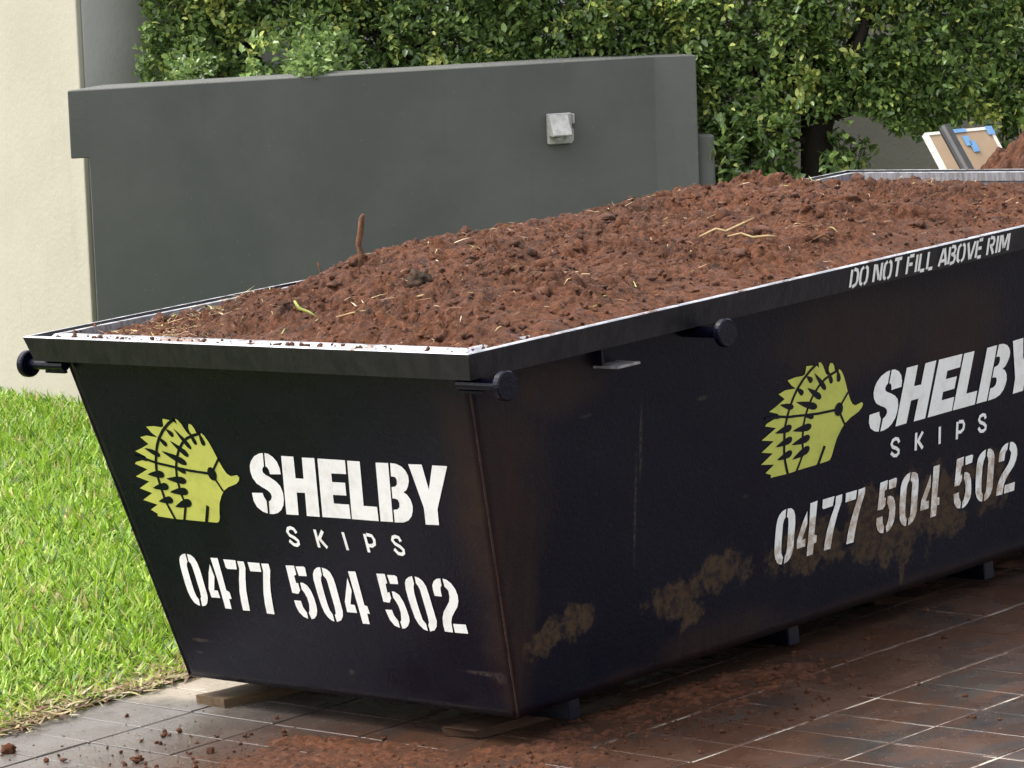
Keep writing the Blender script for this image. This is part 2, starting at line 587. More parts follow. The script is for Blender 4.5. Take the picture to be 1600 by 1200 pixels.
# ================================================================= the skip
skip = empty('skip_bin', (0, 0, 0), tilt=True)
props(skip, 'long open navy skip bin heaped with red soil, painted with white lettering', 'skip bin')
BW, BY = .65, .288              # half width and front inset at the floor
TW, TY = .80, .0635             # the same carried up to the rim
PT = .006


def grid_panel(name, a, b, c, d, nu, nv, n, mat):
    """panel a-b bottom, d-c top, with slight dents; thickness inwards"""
    a, b, c, d, n = [np.array(v, float) for v in (a, b, c, d, n)]
    u = np.linspace(0, 1, nu)[None, :, None]; v = np.linspace(0, 1, nv)[:, None, None]
    Pn = (a * (1 - u) + b * u) * (1 - v) + (d * (1 - u) + c * u) * v
    ed = np.minimum(np.minimum(u, 1 - u) * np.linalg.norm(b - a), np.minimum(v, 1 - v) * np.linalg.norm(d - a))
    w = np.clip(ed / .12, 0, 1)
    uu = (u * np.linalg.norm(b - a)).repeat(nv, 0)[..., 0]; vv = (v * np.linalg.norm(d - a)).repeat(nu, 1)[..., 0]
    dent = .0055 * fbm(uu * 1.7 + 5, vv * 2.1, 2, 17)
    Pn = Pn + n * (dent[..., None] * w)
    V = Pn.reshape(-1, 3)
    ix = np.arange(nu * nv).reshape(nv, nu)
    Fq = np.stack([ix[:-1, :-1], ix[:-1, 1:], ix[1:, 1:], ix[1:, :-1]], -1).reshape(-1, 4)
    V2 = V - n * PT
    ring = np.concatenate([ix[0, :], ix[1:, -1], ix[-1, -2::-1], ix[-2:0:-1, 0]])
    N0 = len(V)
    Fb = Fq[:, ::-1] + N0
    Fr = np.stack([np.roll(ring, -1), ring, ring + N0, np.roll(ring, -1) + N0], -1)
    me = fast(name, np.concatenate([V, V2]), np.concatenate([Fq, Fb, Fr]), smooth=False)
    me.polygons.foreach_set('use_smooth', np.concatenate([np.ones(2 * len(Fq), bool), np.zeros(len(Fr), bool)]))
    me.materials.append(mat); me.materials.append(M_INNER)
    me.polygons.foreach_set('material_index', np.concatenate([np.zeros(len(Fq), np.int32), np.ones(len(Fb), np.int32), np.zeros(len(Fr), np.int32)]))
    return link(name, me, None, skip)


ZT = H - .012
def nrm(v):
    v = np.array(v, float); return v / np.linalg.norm(v)


NF = nrm((0, -ZT, -(BY - TY))); NS = nrm((ZT, 0, -(TW - BW)))
grid_panel('front_panel', (-BW, BY, 0), (BW, BY, 0), (TW, TY, ZT), (-TW, TY, ZT), 60, 44, NF, M_PAINT)
grid_panel('back_panel', (BW, L - BY, 0), (-BW, L - BY, 0), (-TW, L - TY, ZT), (TW, L - TY, ZT), 60, 44, NF * (1, -1, 1), M_PAINT)
grid_panel('side_panel', (BW, BY, 0), (BW, L - BY, 0), (TW, L - TY, ZT), (TW, TY, ZT), 140, 44, NS, M_PAINT)
grid_panel('side_panel', (-BW, L - BY, 0), (-BW, BY, 0), (-TW, TY, ZT), (-TW, L - TY, ZT), 140, 44, NS * (-1, 1, 1), M_PAINT)
link('floor_plate', bm_mesh('floor_plate', box_bm((-BW + .004, BY + .004, .001), (BW - .004, L - BY - .004, .009))), M_PAINT, skip)

# rim: a folded channel with a dished top flange, mitred at the corners
PROF = [(0.0, -.003), (.003, 0.0), (.015, 0.0), (.017, -.016), (.050, -.014), (.064, -.001), (.084, -.001), (.084, -.030),
        (.079, -.030), (.079, -.020), (.012, -.022), (.024, -.070), (.018, -.072)]


def rim(name, fn, flip):
    n = len(PROF)
    A = [fn(i, z, 0) for i, z in PROF]; B = [fn(i, z, 1) for i, z in PROF]
    F = [(k, (k + 1) % n, n + (k + 1) % n, n + k) for k in range(n)]
    F += [tuple(range(n))[::-1], tuple(n + k for k in range(n))]
    if flip: F = [f[::-1] for f in F]
    me = pydata(name, A + B, F)
    me.materials.append(M_RIM); me.materials.append(M_FLANGE); me.materials.append(M_INNER)
    for k in (0, 1, 3, 4, 5): me.polygons[k].material_index = 1
    me.polygons[6].material_index = 2
    bm = bmesh.new(); bm.from_mesh(me); bmesh.ops.recalc_face_normals(bm, faces=bm.faces); bm.to_mesh(me); bm.free()
    return link(name, me, None, skip)


e_ = .0004
rim('rim', lambda i, z, t: ((-1 if t == 0 else 1) * (W2 - i), i, H + z), False)
rim('rim', lambda i, z, t: ((-1 if t == 0 else 1) * (W2 - i), L - i, H + z), True)
rim('rim', lambda i, z, t: (W2 - i + e_, i if t == 0 else L - i, H + z), True)
rim('rim', lambda i, z, t: (-W2 + i - e_, i if t == 0 else L - i, H + z), False)

# weld beads down the corners
for sx in (-1, 1):
    for (y0, y1) in ((BY, TY), (L - BY, L - TY)):
        pts = []; rad = []
        for k in range(40):
            t = k / 39 * .93
            pts.append((sx * (BW + (TW - BW) * t - .001), y0 + (y1 - y0) * t + .001, ZT * t + .003))
            rad.append(.0022 + .0012 * random.random())
        V, F = tube(pts, rad, 6)
        link('weld_bead', pydata('weld_bead', V, F, True), M_RUST, skip)

# lifting pins with round heads
for sx in (-1, 1):
    for y in (.06, .913, L - .913, L - .06):
        x0 = sx * (.60 if y in (.06, L - .06) else .75)
        if y in (.06, L - .06): x0 = sx * .775
        V, F = tube([(x0, y, .935), (sx * .93, y, .935)], [.0155, .0155], 14)
        pin = link('lifting_pin', pydata('lifting_pin', V, F, False), M_PAINT, skip)
        ax = [sx * .925, sx * .929, sx * .944, sx * .948]; rr = [.035, .0385, .0385, .0355]
        V, F = tube([(a, y, .935) for a in ax], rr, 28)
        hd = link('pin_head', pydata('pin_head', V, F, False), M_PAINT, pin)
        if y in (.06, L - .06):
            yy = y
            g = bm_mesh('gusset', box_bm((min(x0, sx * .86), yy - .006, .912), (max(x0, sx * .86), yy + .006, .9195), .001))
            link('gusset', g, M_PAINT, pin)

# chain brackets on the sides
for sx in (-1, 1):
    for y in (.60, L - .60):
        x0, x1 = sorted((sx * .772, sx * .778)); xa, xb = sorted((sx * .774, sx * .868))
        bm = box_bm((xa, y - .045, .893), (xb, y + .045, .900), .001)
        link('bracket_plate', bm_mesh('bracket_plate', bm), M_STEEL, skip)
        bm = box_bm((min(sx * .774, sx * .815), y - .046, .901), (max(sx * .774, sx * .815), y - .036, .955), .001)
        link('bracket_web', bm_mesh('bracket_web', bm), M_PAINT, skip)

# skids under the floor
for y in (.524, 1.454, 2.387, 3.20):
    link('skid', bm_mesh('skid', box_bm((-.632, y - .024, GZ + .026), (.632, y + .024, -.0006), .003)), M_PAINT, skip)

# ---------------------------------------------------------------- lettering
GL = {"emb":[[-.444,.8065],[-.417,.8031],[-.4061,.8009],[-.3954,.7959],[-.3893,.7901],[-.3916,.8075],[-.3814,.8047],[-.3715,.7924],[-.3608,.7717],[-.3537,.763],[-.3437,.7619],[-.3471,.7829],[-.341,.7952],[-.3313,.7936],[-.3231,.7825],[-.3203,.7714],[-.3111,.7598],[-.3051,.7613],[-.3,.7699],[-.2896,.7614],[-.2783,.7423],[-.2688,.7187],[-.2599,.6935],[-.2489,.6684],[-.2385,.6523],[-.2246,.6455],[-.2093,.6479],[-.1974,.65],[-.1915,.6428],[-.1963,.6335],[-.2103,.6237],[-.2268,.6182],[-.2455,.6126],[-.2689,.6001],[-.2859,.583],[-.302,.5607],[-.3124,.5357],[-.3196,.5139],[-.3273,.5027],[-.3367,.4999],[-.381,.4993],[-.4653,.5001],[-.5082,.4996],[-.584,.5035],[-.5817,.5115],[-.6059,.5224],[-.5703,.5401],[-.6264,.5514],[-.5778,.5753],[-.6262,.5875],[-.5756,.6111],[-.6276,.6237],[-.5679,.6485],[-.6152,.6631],[-.6085,.669],[-.5657,.6786],[-.5575,.683],[-.5616,.6889],[-.5984,.7025],[-.5694,.7122],[-.5361,.7255],[-.5333,.7271],[-.56,.7464],[-.5317,.7526],[-.4862,.7486],[-.5065,.7621],[-.523,.7796],[-.4897,.7826],[-.4609,.7803],[-.4492,.7829]],"lines":[[[[-.4025,.8047],[-.4267,.7915],[-.4563,.7704],[-.4807,.7464],[-.4972,.7243],[-.509,.7023],[-.5203,.6772],[-.529,.6491],[-.5319,.6212],[-.5314,.5904],[-.5294,.5565],[-.5216,.5307],[-.51,.4973]],.0094],[[[-.3103,.7671],[-.3379,.7607],[-.3646,.7513],[-.39,.7349],[-.4124,.7131],[-.43,.6879],[-.4428,.6597],[-.4505,.6318],[-.4524,.601],[-.4514,.5734],[-.4461,.5491],[-.474,.4965]],.0086],[[[-.6149,.6853],[-.5849,.6847],[-.5566,.6799],[-.5174,.6706],[-.4766,.6656],[-.4363,.6601],[-.388,.6541],[-.3142,.6498]],.0077],[[[-.2578,.6936],[-.2888,.6617]],.0073],[[[-.2919,.6343],[-.2708,.5984]],.0069],[[[-.3542,.55],[-.3806,.4971]],.0112]],"dashes":[[[-.443,.7771],[-.4175,.7561],.0168],[[-.4854,.7508],[-.4549,.7257],.0168],[[-.5555,.7147],[-.4958,.6947],.0178],[[-.5729,.6338],[-.5014,.6376],.0227],[[-.5677,.592],[-.4976,.6021],.0227],[[-.5599,.551],[-.4959,.5609],.0227],[[-.4095,.7795],[-.3578,.7204],.0168],[[-.4389,.7414],[-.377,.6982],.0197],[[-.486,.7086],[-.3935,.6745],.0217],[[-.4981,.6246],[-.4153,.622],.0227],[[-.4998,.5835],[-.4205,.5905],.0237],[[-.495,.5384],[-.4196,.5583],.0257],[[-.3504,.7767],[-.3317,.7337],.0158],[[-.3087,.771],[-.3001,.7322],.0178],[[-.4593,.6665],[-.4068,.647],.0148],[[-.6066,.6845],[-.5506,.6787],.0109]],"eye":[[-.2986,.6491],.018],"name":[[[-.0686,.7215],[-.0846,.7192],[-.1074,.7103],[-.1257,.6951],[-.1355,.6803],[-.1396,.6636],[-.1376,.6453],[-.1268,.6294],[-.1085,.6192],[-.0918,.6119],[-.0811,.6033],[-.0794,.5931],[-.0858,.5835],[-.097,.5773],[-.1071,.54],[-.0907,.5406],[-.0724,.5452],[-.0565,.5544],[-.043,.5686],[-.0348,.5855],[-.0304,.6062],[-.0338,.6264],[-.0457,.639],[-.0639,.6493],[-.0805,.6566],[-.0891,.6633],[-.0893,.6714],[-.0842,.6784],[-.0784,.682]],[[-.0621,.7218],[-.0483,.7204],[-.0321,.7121],[-.0207,.6984],[-.0165,.6804],[-.0184,.6619],[-.0622,.6596],[-.0624,.6718],[-.0663,.6798],[-.0721,.6825]],[[-.1561,.6],[-.1136,.6018],[-.112,.5912],[-.1058,.5782],[-.1144,.5406],[-.1334,.5456],[-.151,.558],[-.1582,.5761]],[[.0032,.7169],[.0519,.7173],[.0371,.6538],[.0685,.6535],[.0849,.7164],[.1344,.7175],[.0917,.5435],[.0407,.543],[.0586,.6117],[.0257,.611],[.0081,.5434],[-.0403,.5425]],[[.1464,.7171],[.2526,.7174],[.2426,.677],[.185,.6759],[.1791,.6508],[.2294,.6512],[.2204,.6136],[.1682,.6126],[.163,.587],[.2211,.5875],[.2126,.5452],[.1026,.5438]],[[.2605,.7168],[.308,.7168],[.2772,.5873],[.3285,.5874],[.3195,.5454],[.217,.545]],[[.3676,.7165],[.4146,.7174],[.3749,.5467],[.327,.5459]],[[.4225,.7178],[.4429,.7168],[.4611,.7099],[.4726,.6987],[.4778,.6842],[.4761,.6704],[.4674,.6541],[.457,.6426],[.4446,.6366],[.4564,.6298],[.4646,.6164],[.4662,.5987],[.4618,.5845],[.4518,.5681],[.4357,.5551],[.4152,.5483],[.3812,.5461],[.3897,.5831],[.4046,.585],[.4147,.5916],[.4189,.6038],[.4159,.6135],[.4052,.6165],[.3973,.616],[.4048,.6486],[.42,.6514],[.4279,.6578],[.4311,.6699],[.4282,.6786],[.4131,.6797]],[[.489,.7178],[.5385,.7192],[.5422,.6485],[.577,.7189],[.6317,.7194],[.5555,.5942],[.5458,.5486],[.4967,.5471],[.5066,.5952]]],"number":[[[-.5133,.3928],[-.5285,.3891],[-.5411,.3804],[-.5471,.3689],[-.5503,.3509],[-.551,.3241],[-.5504,.2985],[-.5482,.273],[-.5421,.2534],[-.5322,.2396],[-.5208,.2338],[-.5123,.2323],[-.5093,.2515],[-.517,.2632],[-.5203,.2818],[-.5214,.3063],[-.5216,.3329],[-.5214,.3529],[-.518,.3632],[-.513,.368]],[[-.5059,.3924],[-.4914,.3905],[-.4794,.3825],[-.4716,.3676],[-.468,.3457],[-.4678,.3192],[-.4676,.2926],[-.4671,.2704],[-.4702,.2568],[-.4778,.2428],[-.4887,.2342],[-.5033,.2319],[-.5011,.2555],[-.4968,.2603],[-.4948,.2771],[-.4959,.3015],[-.4968,.3303],[-.4981,.3502],[-.5006,.3633],[-.5073,.3695]],[[-.4189,.3674],[-.4139,.3298],[-.4316,.2865],[-.4171,.2865],[-.4154,.2638],[-.4518,.2631],[-.4538,.2892],[-.4343,.3394]],[[-.4081,.3876],[-.3775,.3893],[-.3796,.2905],[-.3679,.2858],[-.367,.2649],[-.3778,.2641],[-.3792,.233],[-.4054,.2326],[-.4052,.2708],[-.4044,.3195]],[[-.3543,.3874],[-.3036,.3879],[-.3083,.36],[-.3475,.3585],[-.3533,.3629]],[[-.2968,.3862],[-.27,.3868],[-.2697,.3668],[-.2831,.333],[-.2938,.2971],[-.2991,.2637],[-.303,.2336],[-.3315,.2329],[-.3296,.2613],[-.3237,.2926],[-.3122,.3264],[-.297,.3626]],[[-.254,.3864],[-.2055,.3866],[-.2076,.3599],[-.2527,.3588]],[[-.1984,.3861],[-.1688,.3871],[-.1689,.3676],[-.1815,.3362],[-.1911,.3028],[-.1977,.2673],[-.2023,.2315],[-.2336,.2316],[-.231,.2603],[-.2238,.2937],[-.2114,.3296],[-.1988,.3632]],[[-.1008,.3869],[-.0675,.3884],[-.0677,.3615],[-.0776,.3575],[-.0766,.3359],[-.0693,.3365],[-.0687,.3144],[-.0798,.303],[-.1034,.305]],[[-.0619,.3863],[-.0319,.3881],[-.0249,.3851],[-.0271,.3597],[-.0581,.3584]],[[-.0605,.3381],[-.0491,.338],[-.035,.3314],[-.0254,.3158],[-.0203,.2951],[-.0191,.2741],[-.0217,.2566],[-.0294,.2425],[-.0405,.2329],[-.0533,.2293],[-.058,.2479],[-.0524,.256],[-.0472,.2738],[-.0478,.293],[-.0538,.3079],[-.0612,.3188]],[[-.1041,.2824],[-.0771,.2826],[-.0751,.2638],[-.0655,.2482],[-.0672,.2297],[-.0834,.2342],[-.0968,.2466],[-.1034,.2635]],[[.0362,.3911],[.0213,.3881],[.008,.3795],[-.0002,.3675],[-.0033,.352],[-.0028,.3291],[-.0018,.3042],[.0006,.2795],[.0056,.255],[.0155,.2404],[.0275,.2318],[.0369,.2297],[.0373,.2518],[.0299,.2627],[.0268,.2854],[.0257,.3102],[.0253,.3369],[.0256,.3503],[.0287,.3601],[.0343,.3672]],[[.0425,.3896],[.0586,.387],[.0706,.3784],[.0771,.3618],[.0796,.3411],[.08,.3144],[.0804,.2878],[.081,.2649],[.0766,.2493],[.0655,.2359],[.0467,.2292],[.0453,.2496],[.0515,.2549],[.0529,.2741],[.0518,.2989],[.0507,.3236],[.0502,.3464],[.048,.3577],[.0399,.3666]],[[.1335,.366],[.1374,.3284],[.1189,.2871],[.1348,.2864],[.1363,.2628],[.0976,.2625],[.0991,.2931]],[[.1434,.3866],[.1723,.3877],[.1728,.2885],[.1832,.2865],[.1858,.264],[.1752,.264],[.174,.2326],[.1479,.2323],[.1467,.2779]],[[.2535,.3878],[.2866,.3896],[.2867,.3628],[.2792,.3592],[.2771,.3331],[.2854,.3368],[.2863,.3189],[.2756,.3044],[.2517,.3051]],[[.2948,.3873],[.3236,.3884],[.3314,.385],[.3289,.363],[.2974,.3616]],[[.296,.3392],[.3062,.3388],[.3214,.3306],[.3305,.3124],[.3352,.2889],[.3367,.267],[.3343,.2549],[.3234,.24],[.3103,.2318],[.298,.2298],[.2968,.2487],[.3033,.2563],[.3085,.2787],[.307,.2966],[.3014,.3101],[.295,.3216]],[[.2506,.282],[.2764,.2831],[.2796,.2663],[.2899,.2512],[.2893,.2311],[.2705,.2365],[.2579,.2525]],[[.3913,.3914],[.3771,.3874],[.3641,.3795],[.3563,.368],[.3532,.348],[.3532,.3222],[.3552,.2945],[.3584,.2669],[.3672,.2476],[.3807,.2348],[.3947,.231],[.3956,.252],[.3866,.2632],[.384,.2888],[.3826,.3145],[.3825,.3403],[.3855,.3584],[.3914,.3697]],[[.4014,.3912],[.4157,.3883],[.4278,.3794],[.4353,.3642],[.4374,.3406],[.4381,.313],[.4388,.2854],[.4395,.2636],[.4334,.2473],[.4217,.2353],[.4034,.2304],[.4024,.2496],[.4082,.2571],[.4098,.2751],[.4092,.3028],[.4085,.3305],[.4083,.3522],[.4047,.3638],[.3991,.3713]],[[.4968,.3924],[.4822,.3903],[.4694,.3825],[.4601,.37],[.4579,.356],[.4585,.3393],[.4848,.3388],[.4864,.3582],[.4891,.3663],[.4947,.3716]],[[.5051,.3926],[.5199,.3902],[.5338,.3795],[.5425,.3645],[.5454,.3471],[.5418,.3292],[.5325,.3127],[.5154,.2956],[.5016,.2807],[.4935,.2642],[.4893,.2346],[.4597,.2352],[.4603,.2555],[.4654,.2757],[.476,.2943],[.4932,.3115],[.507,.3264],[.5131,.3406],[.5154,.3585],[.5053,.3695]],[[.4986,.2607],[.5456,.2622],[.5458,.2355],[.4969,.2348]]],"skips":[[[[-.0211,.4884],[-.0274,.4998],[-.0384,.503],[-.0502,.4996],[-.0562,.4901],[-.0505,.48],[-.0337,.4732],[-.0229,.4648],[-.0233,.4569],[-.0332,.451],[-.0447,.4529],[-.0582,.4637]],[[.0564,.5039],[.0552,.4505]],[[.0867,.502],[.0617,.4731]],[[.0669,.476],[.0876,.4515]],[[.1658,.5033],[.1666,.4504]],[[.2492,.5036],[.2482,.4496]],[[.2561,.5022],[.2755,.5002],[.2816,.4891],[.2787,.4761],[.2664,.4696],[.2522,.4704]],[[.3837,.4908],[.3793,.502],[.3686,.5043],[.3576,.5013],[.3522,.4925],[.3594,.4828],[.3766,.4751],[.3853,.4668],[.3838,.4577],[.3739,.4532],[.3613,.4549],[.3505,.4669]]],.0105],"aff":{"emblem":[[1.0377,-.0005,1.9094],[.0173,.9696,-.0143]],"name":[[1.0712,-.0301,1.9275],[-.0121,.9675,-.0145]],"skips":[[1.0444,-.0525,1.9373],[-.0137,1.0026,-.0308]],"number":[[1.0447,.0648,1.889],[.0008,.9994,-.0331]]}}
FV = nrm((0, TY - BY, ZT)); SVV = nrm((TW - BW, 0, ZT))


def dent_at(u, v, lu, lv):
    w = min(1.0, min(min(u, 1 - u) * lu, min(v, 1 - v) * lv) / .12)
    return w * .0055 * float(fbm(np.array([u * lu * 1.7 + 5]), np.array([v * lv * 2.1]), 2, 17)[0])


SLF = math.hypot(ZT, BY - TY); SLS = math.hypot(ZT, TW - BW)
LVF = math.sqrt(ZT ** 2 + (BY - TY) ** 2 + (TW - BW) ** 2)


def on_front(p, off):
    v = p[1] / SLF; hw = BW + (TW - BW) * v
    off = off + dent_at((p[0] + hw) / (2 * hw), v, 2 * BW, LVF)
    q = np.array((0, BY, 0)) + np.array((1., 0, 0)) * p[0] + FV * p[1] + NF * off
    return tuple(q)


def on_side(p, off):
    v = p[1] / SLS; ya = BY + (TY - BY) * v; yb = L - ya
    off = off + dent_at((p[0] - ya) / (yb - ya), v, L - 2 * BY, LVF)
    q = np.array((BW, 0, 0)) + np.array((0, 1., 0)) * p[0] + SVV * p[1] + NS * off
    return tuple(q)


def polys_bm(polys, fn, off):
    bm = bmesh.new()
    for pl in polys:
        vs = [bm.verts.new(fn(p, off)) for p in pl]
        try: bm.faces.new(vs)
        except ValueError: pass
    bm.normal_update()
    bmesh.ops.triangulate(bm, faces=bm.faces[:], ngon_method='EAR_CLIP')
    return bm


def ribbon(pl, w, taper=False):
    pl = [np.array(p, float) for p in pl]; out = []
    Lp = []; Rp = []
    for i, p in enumerate(pl):
        d = pl[min(i + 1, len(pl) - 1)] - pl[max(i - 1, 0)]; d = d / (np.linalg.norm(d) + 1e-9)
        nn = np.array((-d[1], d[0])) * w / 2
        Lp.append(p + nn); Rp.append(p - nn)
    for i in range(len(pl) - 1):
        out.append([Lp[i], Lp[i + 1], Rp[i + 1], Rp[i]])
    return out


def drop(a, b, w):
    a = np.array(a); b = np.array(b); d = b - a; l = np.linalg.norm(d); d = d / l; n = np.array((-d[1], d[0]))
    pts = [(0, 0), (.2, .20), (.5, .42), (.8, .5), (.94, .36), (1, .12), (1, -.12), (.94, -.36), (.8, -.5), (.5, -.42), (.2, -.20)]
    return [a + d * l * t + n * w * k for t, k in pts]


def circle(c, r, n=20):
    return [(c[0] + r * math.cos(2 * math.pi * k / n), c[1] + r * 1.12 * math.sin(2 * math.pi * k / n)) for k in range(n)]


def aff(a):
    a = np.array(a)
    return lambda p: (a[0][0] * p[0] + a[0][1] * p[1] + a[0][2], a[1][0] * p[0] + a[1][1] * p[1] + a[1][2])


dark = []
for pl, w in GL['lines']: dark += ribbon(pl, w)
for a, b, w in GL['dashes']: dark.append(drop(a, b, w))
dark.append(circle(GL['eye'][0], GL['eye'][1]))
ident = lambda p: p
for fn, tr in ((on_front, None), (on_side, GL['aff'])):
    T = {k: (aff(tr[k]) if tr else ident) for k in ('emblem', 'name', 'skips', 'number')}
    mp = lambda pls, k: [[T[k](p) for p in pl] for pl in pls]
    em = link('painted_emblem', bm_mesh('painted_emblem', polys_bm(mp([GL['emb']], 'emblem'), fn, .0020)), M_LIME, skip)
    em['label'] = 'lime green spiny animal emblem'
    link('emblem_line', bm_mesh('emblem_line', polys_bm(mp(dark, 'emblem'), fn, .0032)), M_PAINT, em)
    for nm, pls, k, cuts in (('painted_letter', GL['name'], 'name', (0, 3, 4, 5, 6, 8, 9)),
                             ('painted_digit', GL['number'], 'number', (0, 2, 4, 6, 8, 12, 14, 16, 20, 22, 25))):
        for c0, c1 in zip(cuts, cuts[1:]):
            link(nm, bm_mesh(nm, polys_bm(mp(pls[c0:c1], k), fn, .0020)), M_WHITE, skip)
    for c0, c1 in ((0, 1), (1, 4), (4, 5), (5, 7), (7, 8)):
        rb = [q for pl in GL['skips'][0][c0:c1] for q in ribbon(pl, GL['skips'][1])]
        link('painted_letter', bm_mesh('painted_letter', polys_bm(mp(rb, 'skips'), fn, .0020)), M_WHITE, skip)

# small stencilled warning on the side rim
FONT = {
 'D': [[(0, 0), (0, 1)], [(.16, 1), (.42, .9), (.5, .7), (.5, .3), (.42, .1), (.16, 0)]],
 'O': [[(.2, 1), (.04, .88), (0, .65), (0, .35), (.04, .12), (.2, 0)], [(.34, 1), (.5, .88), (.54, .65), (.54, .35), (.5, .12), (.34, 0)]],
 'N': [[(0, 0), (0, 1)], [(.12, .95), (.42, .08)], [(.54, 0), (.54, 1)]],
 'T': [[(0, 1), (.56, 1)], [(.28, .9), (.28, 0)]],
 'F': [[(0, 0), (0, 1)], [(.12, 1), (.46, 1)], [(.12, .52), (.40, .52)]],
 'I': [[(.05, 0), (.05, 1)]],
 'L': [[(0, 0), (0, 1)], [(.12, 0), (.44, 0)]],
 'A': [[(0, 0), (.25, 1)], [(.58, 0), (.33, 1)], [(.16, .28), (.42, .28)]],
 'B': [[(0, 0), (0, 1)], [(.14, 1), (.40, .95), (.46, .78), (.40, .58), (.16, .53)], [(.30, .5), (.46, .42), (.5, .22), (.42, .05), (.14, 0)]],
 'V': [[(0, 1), (.26, 0)], [(.58, 1), (.32, 0)]],
 'E': [[(0, 0), (0, 1)], [(.14, 1), (.44, 1)], [(.14, .52), (.40, .52)], [(.14, 0), (.44, 0)]],
 'R': [[(0, 0), (0, 1)], [(.14, 1), (.42, .94), (.48, .76), (.42, .55), (.15, .5)], [(.26, .46), (.5, 0)]],
 'M': [[(0, 0), (0, 1)], [(.10, .98), (.33, .2)], [(.58, .98), (.37, .2)], [(.70, 0), (.70, 1)]]}
WID = {'I': .10, 'M': .70, 'F': .46, 'L': .44, 'E': .44, 'D': .5, 'B': .5, 'R': .5}
txt = 'DO NOT FILL ABOVE RIM'
adv = sum((.30 if c == ' ' else WID.get(c, .56) + .21) for c in txt) - .21
U0, U1, V0, HT = 1.545, 2.285, .010, .052
kx = (U1 - U0) / adv
RD = nrm((.018, 0, .069)); RN = nrm((.069, 0, -.018))


def on_rim(p, off):
    return tuple(np.array((W2 - .018, 0, H - .072)) + np.array((0, 1., 0)) * p[0] + RD * p[1] + RN * off)


cur = U0
for c in txt:
    if c == ' ': cur += .30 * kx; continue
    st_ = [q for pl in FONT[c] for q in ribbon([(cur + p[0] * kx, V0 + p[1] * HT) for p in pl], .0102)]
    link('painted_letter', bm_mesh('painted_letter', polys_bm(st_, on_rim, .0022)), M_WHITE, skip)
    cur += (WID.get(c, .56) + .21) * kx

# ================================================================= soil in the skip
x0, x1, y0, y1, st = -.862, .862, .012, 3.70, .0042
gx = np.arange(x0, x1, st); gy = np.arange(y0, y1, st)
X, Y = np.meshgrid(gx, gy)
dl = X + .79; dr = .79 - X; df = Y - .085; db = L - .085 - Y
lf = sstep(1.25, .75, Y)                       # the left edge lies low near the front
up = sstep(-.08, .62, df) * (lf * sstep(.0, .55, dl) + (1 - lf) * sstep(-.30, .22, dl)) * sstep(-.28, .34, dr)
Z = H - .034 + .105 * up - .19 * sstep(.95, .05, db)
Z += .022 * np.exp(-((Y - 1.02) ** 2 + (X + .50) ** 2) / .05)
amp = .45 + .55 * sstep(0, .2, np.minimum(np.minimum(dl, dr), df))
wx = X + .03 * fbm(X * 9, Y * 9, 2, 40); wy = Y + .03 * fbm(X * 9 + 7, Y * 9, 2, 41)
w2x = X + .012 * fbm(X * 26, Y * 26, 2, 42); w2y = Y + .012 * fbm(X * 26 + 9, Y * 26, 2, 43)
patch = sstep(-.25, .45, fbm(X * 3.4, Y * 3.4, 2, 60))           # crumbly against smeared places
b1 = fbm(wx * 9, wy * 9, 3, 5); b2 = fbm(w2x * 24, w2y * 24, 3, 6); b3 = fbm(w2x * 62, w2y * 62, 2, 7); b4 = fbm(X * 120, Y * 120, 1, 8)
nz = .026 * fbm(X * 3.1, Y * 3.1, 2, 2) + .020 * b1 - .020 * sstep(.05, .55, np.abs(b1))
nz = nz + (.009 + .017 * patch) * (b2 + .5 - 1.2 * sstep(.25, .7, -b2)) + (.0035 + .0055 * patch) * (b3 - sstep(.2, .7, -b3)) + .0022 * b4
nz = nz + .014 * patch * cells(w2x * 17, w2y * 17, 3) + .009 * cells(w2x * 36, w2y * 36, 4) * sstep(-.3, .3, fbm(X * 7, Y * 7, 2, 62))
nz = nz - (.004 + .012 * patch) * sstep(.13, .0, np.abs(b2)) - (.0015 + .003 * patch) * sstep(.16, .0, np.abs(b3))
nz = nz - .030 * sstep(.25, .75, fbm(X * 2.2 + 3, Y * 2.2, 2, 61)) + .016
Z += (nz - .018) * amp
out = np.maximum(np.maximum(-dl, dr * -1), np.maximum(-df, -db))      # outside the walls: spilt on the flange
spill = np.clip(out, 0, None)
lap = (dr < 0) & (df > .05)
Z = np.where(out > 0, np.minimum(np.where(lap, 9.0, Z), H + .010 + .006 * (dr < 0) + .022 * np.exp(-((X + .27) / .17) ** 2) * (df < 0) - spill * .40 + .024 * fbm(X * 9, Y * 9, 3, 9) + .006 * cells(X * 60, Y * 60, 12)), Z)
Z = np.where((db < 0) | ((dl < 0) & (Y < .9)), H - .05, Z)
nyy, nxx = X.shape
ix = np.arange(nxx * nyy).reshape(nyy, nxx)
Q = np.stack([ix[:-1, :-1], ix[:-1, 1:], ix[1:, 1:], ix[1:, :-1]], -1).reshape(-1, 4)
keep = (Z.reshape(-1)[Q].max(1) > H - .012) | ((np.abs(X.reshape(-1)[Q]).max(1) < .785) & (Y.reshape(-1)[Q].min(1) > .09) & (Y.reshape(-1)[Q].max(1) < 3.63))
Q = Q[keep]
SOILZ = Z.copy(); SG = (x0, y0, st)


def soil_z(x, y):
    i = np.clip(((np.asarray(y) - y0) / st).astype(int), 0, SOILZ.shape[0] - 1)
    j = np.clip(((np.asarray(x) - x0) / st).astype(int), 0, SOILZ.shape[1] - 1)
    return SOILZ[i, j]


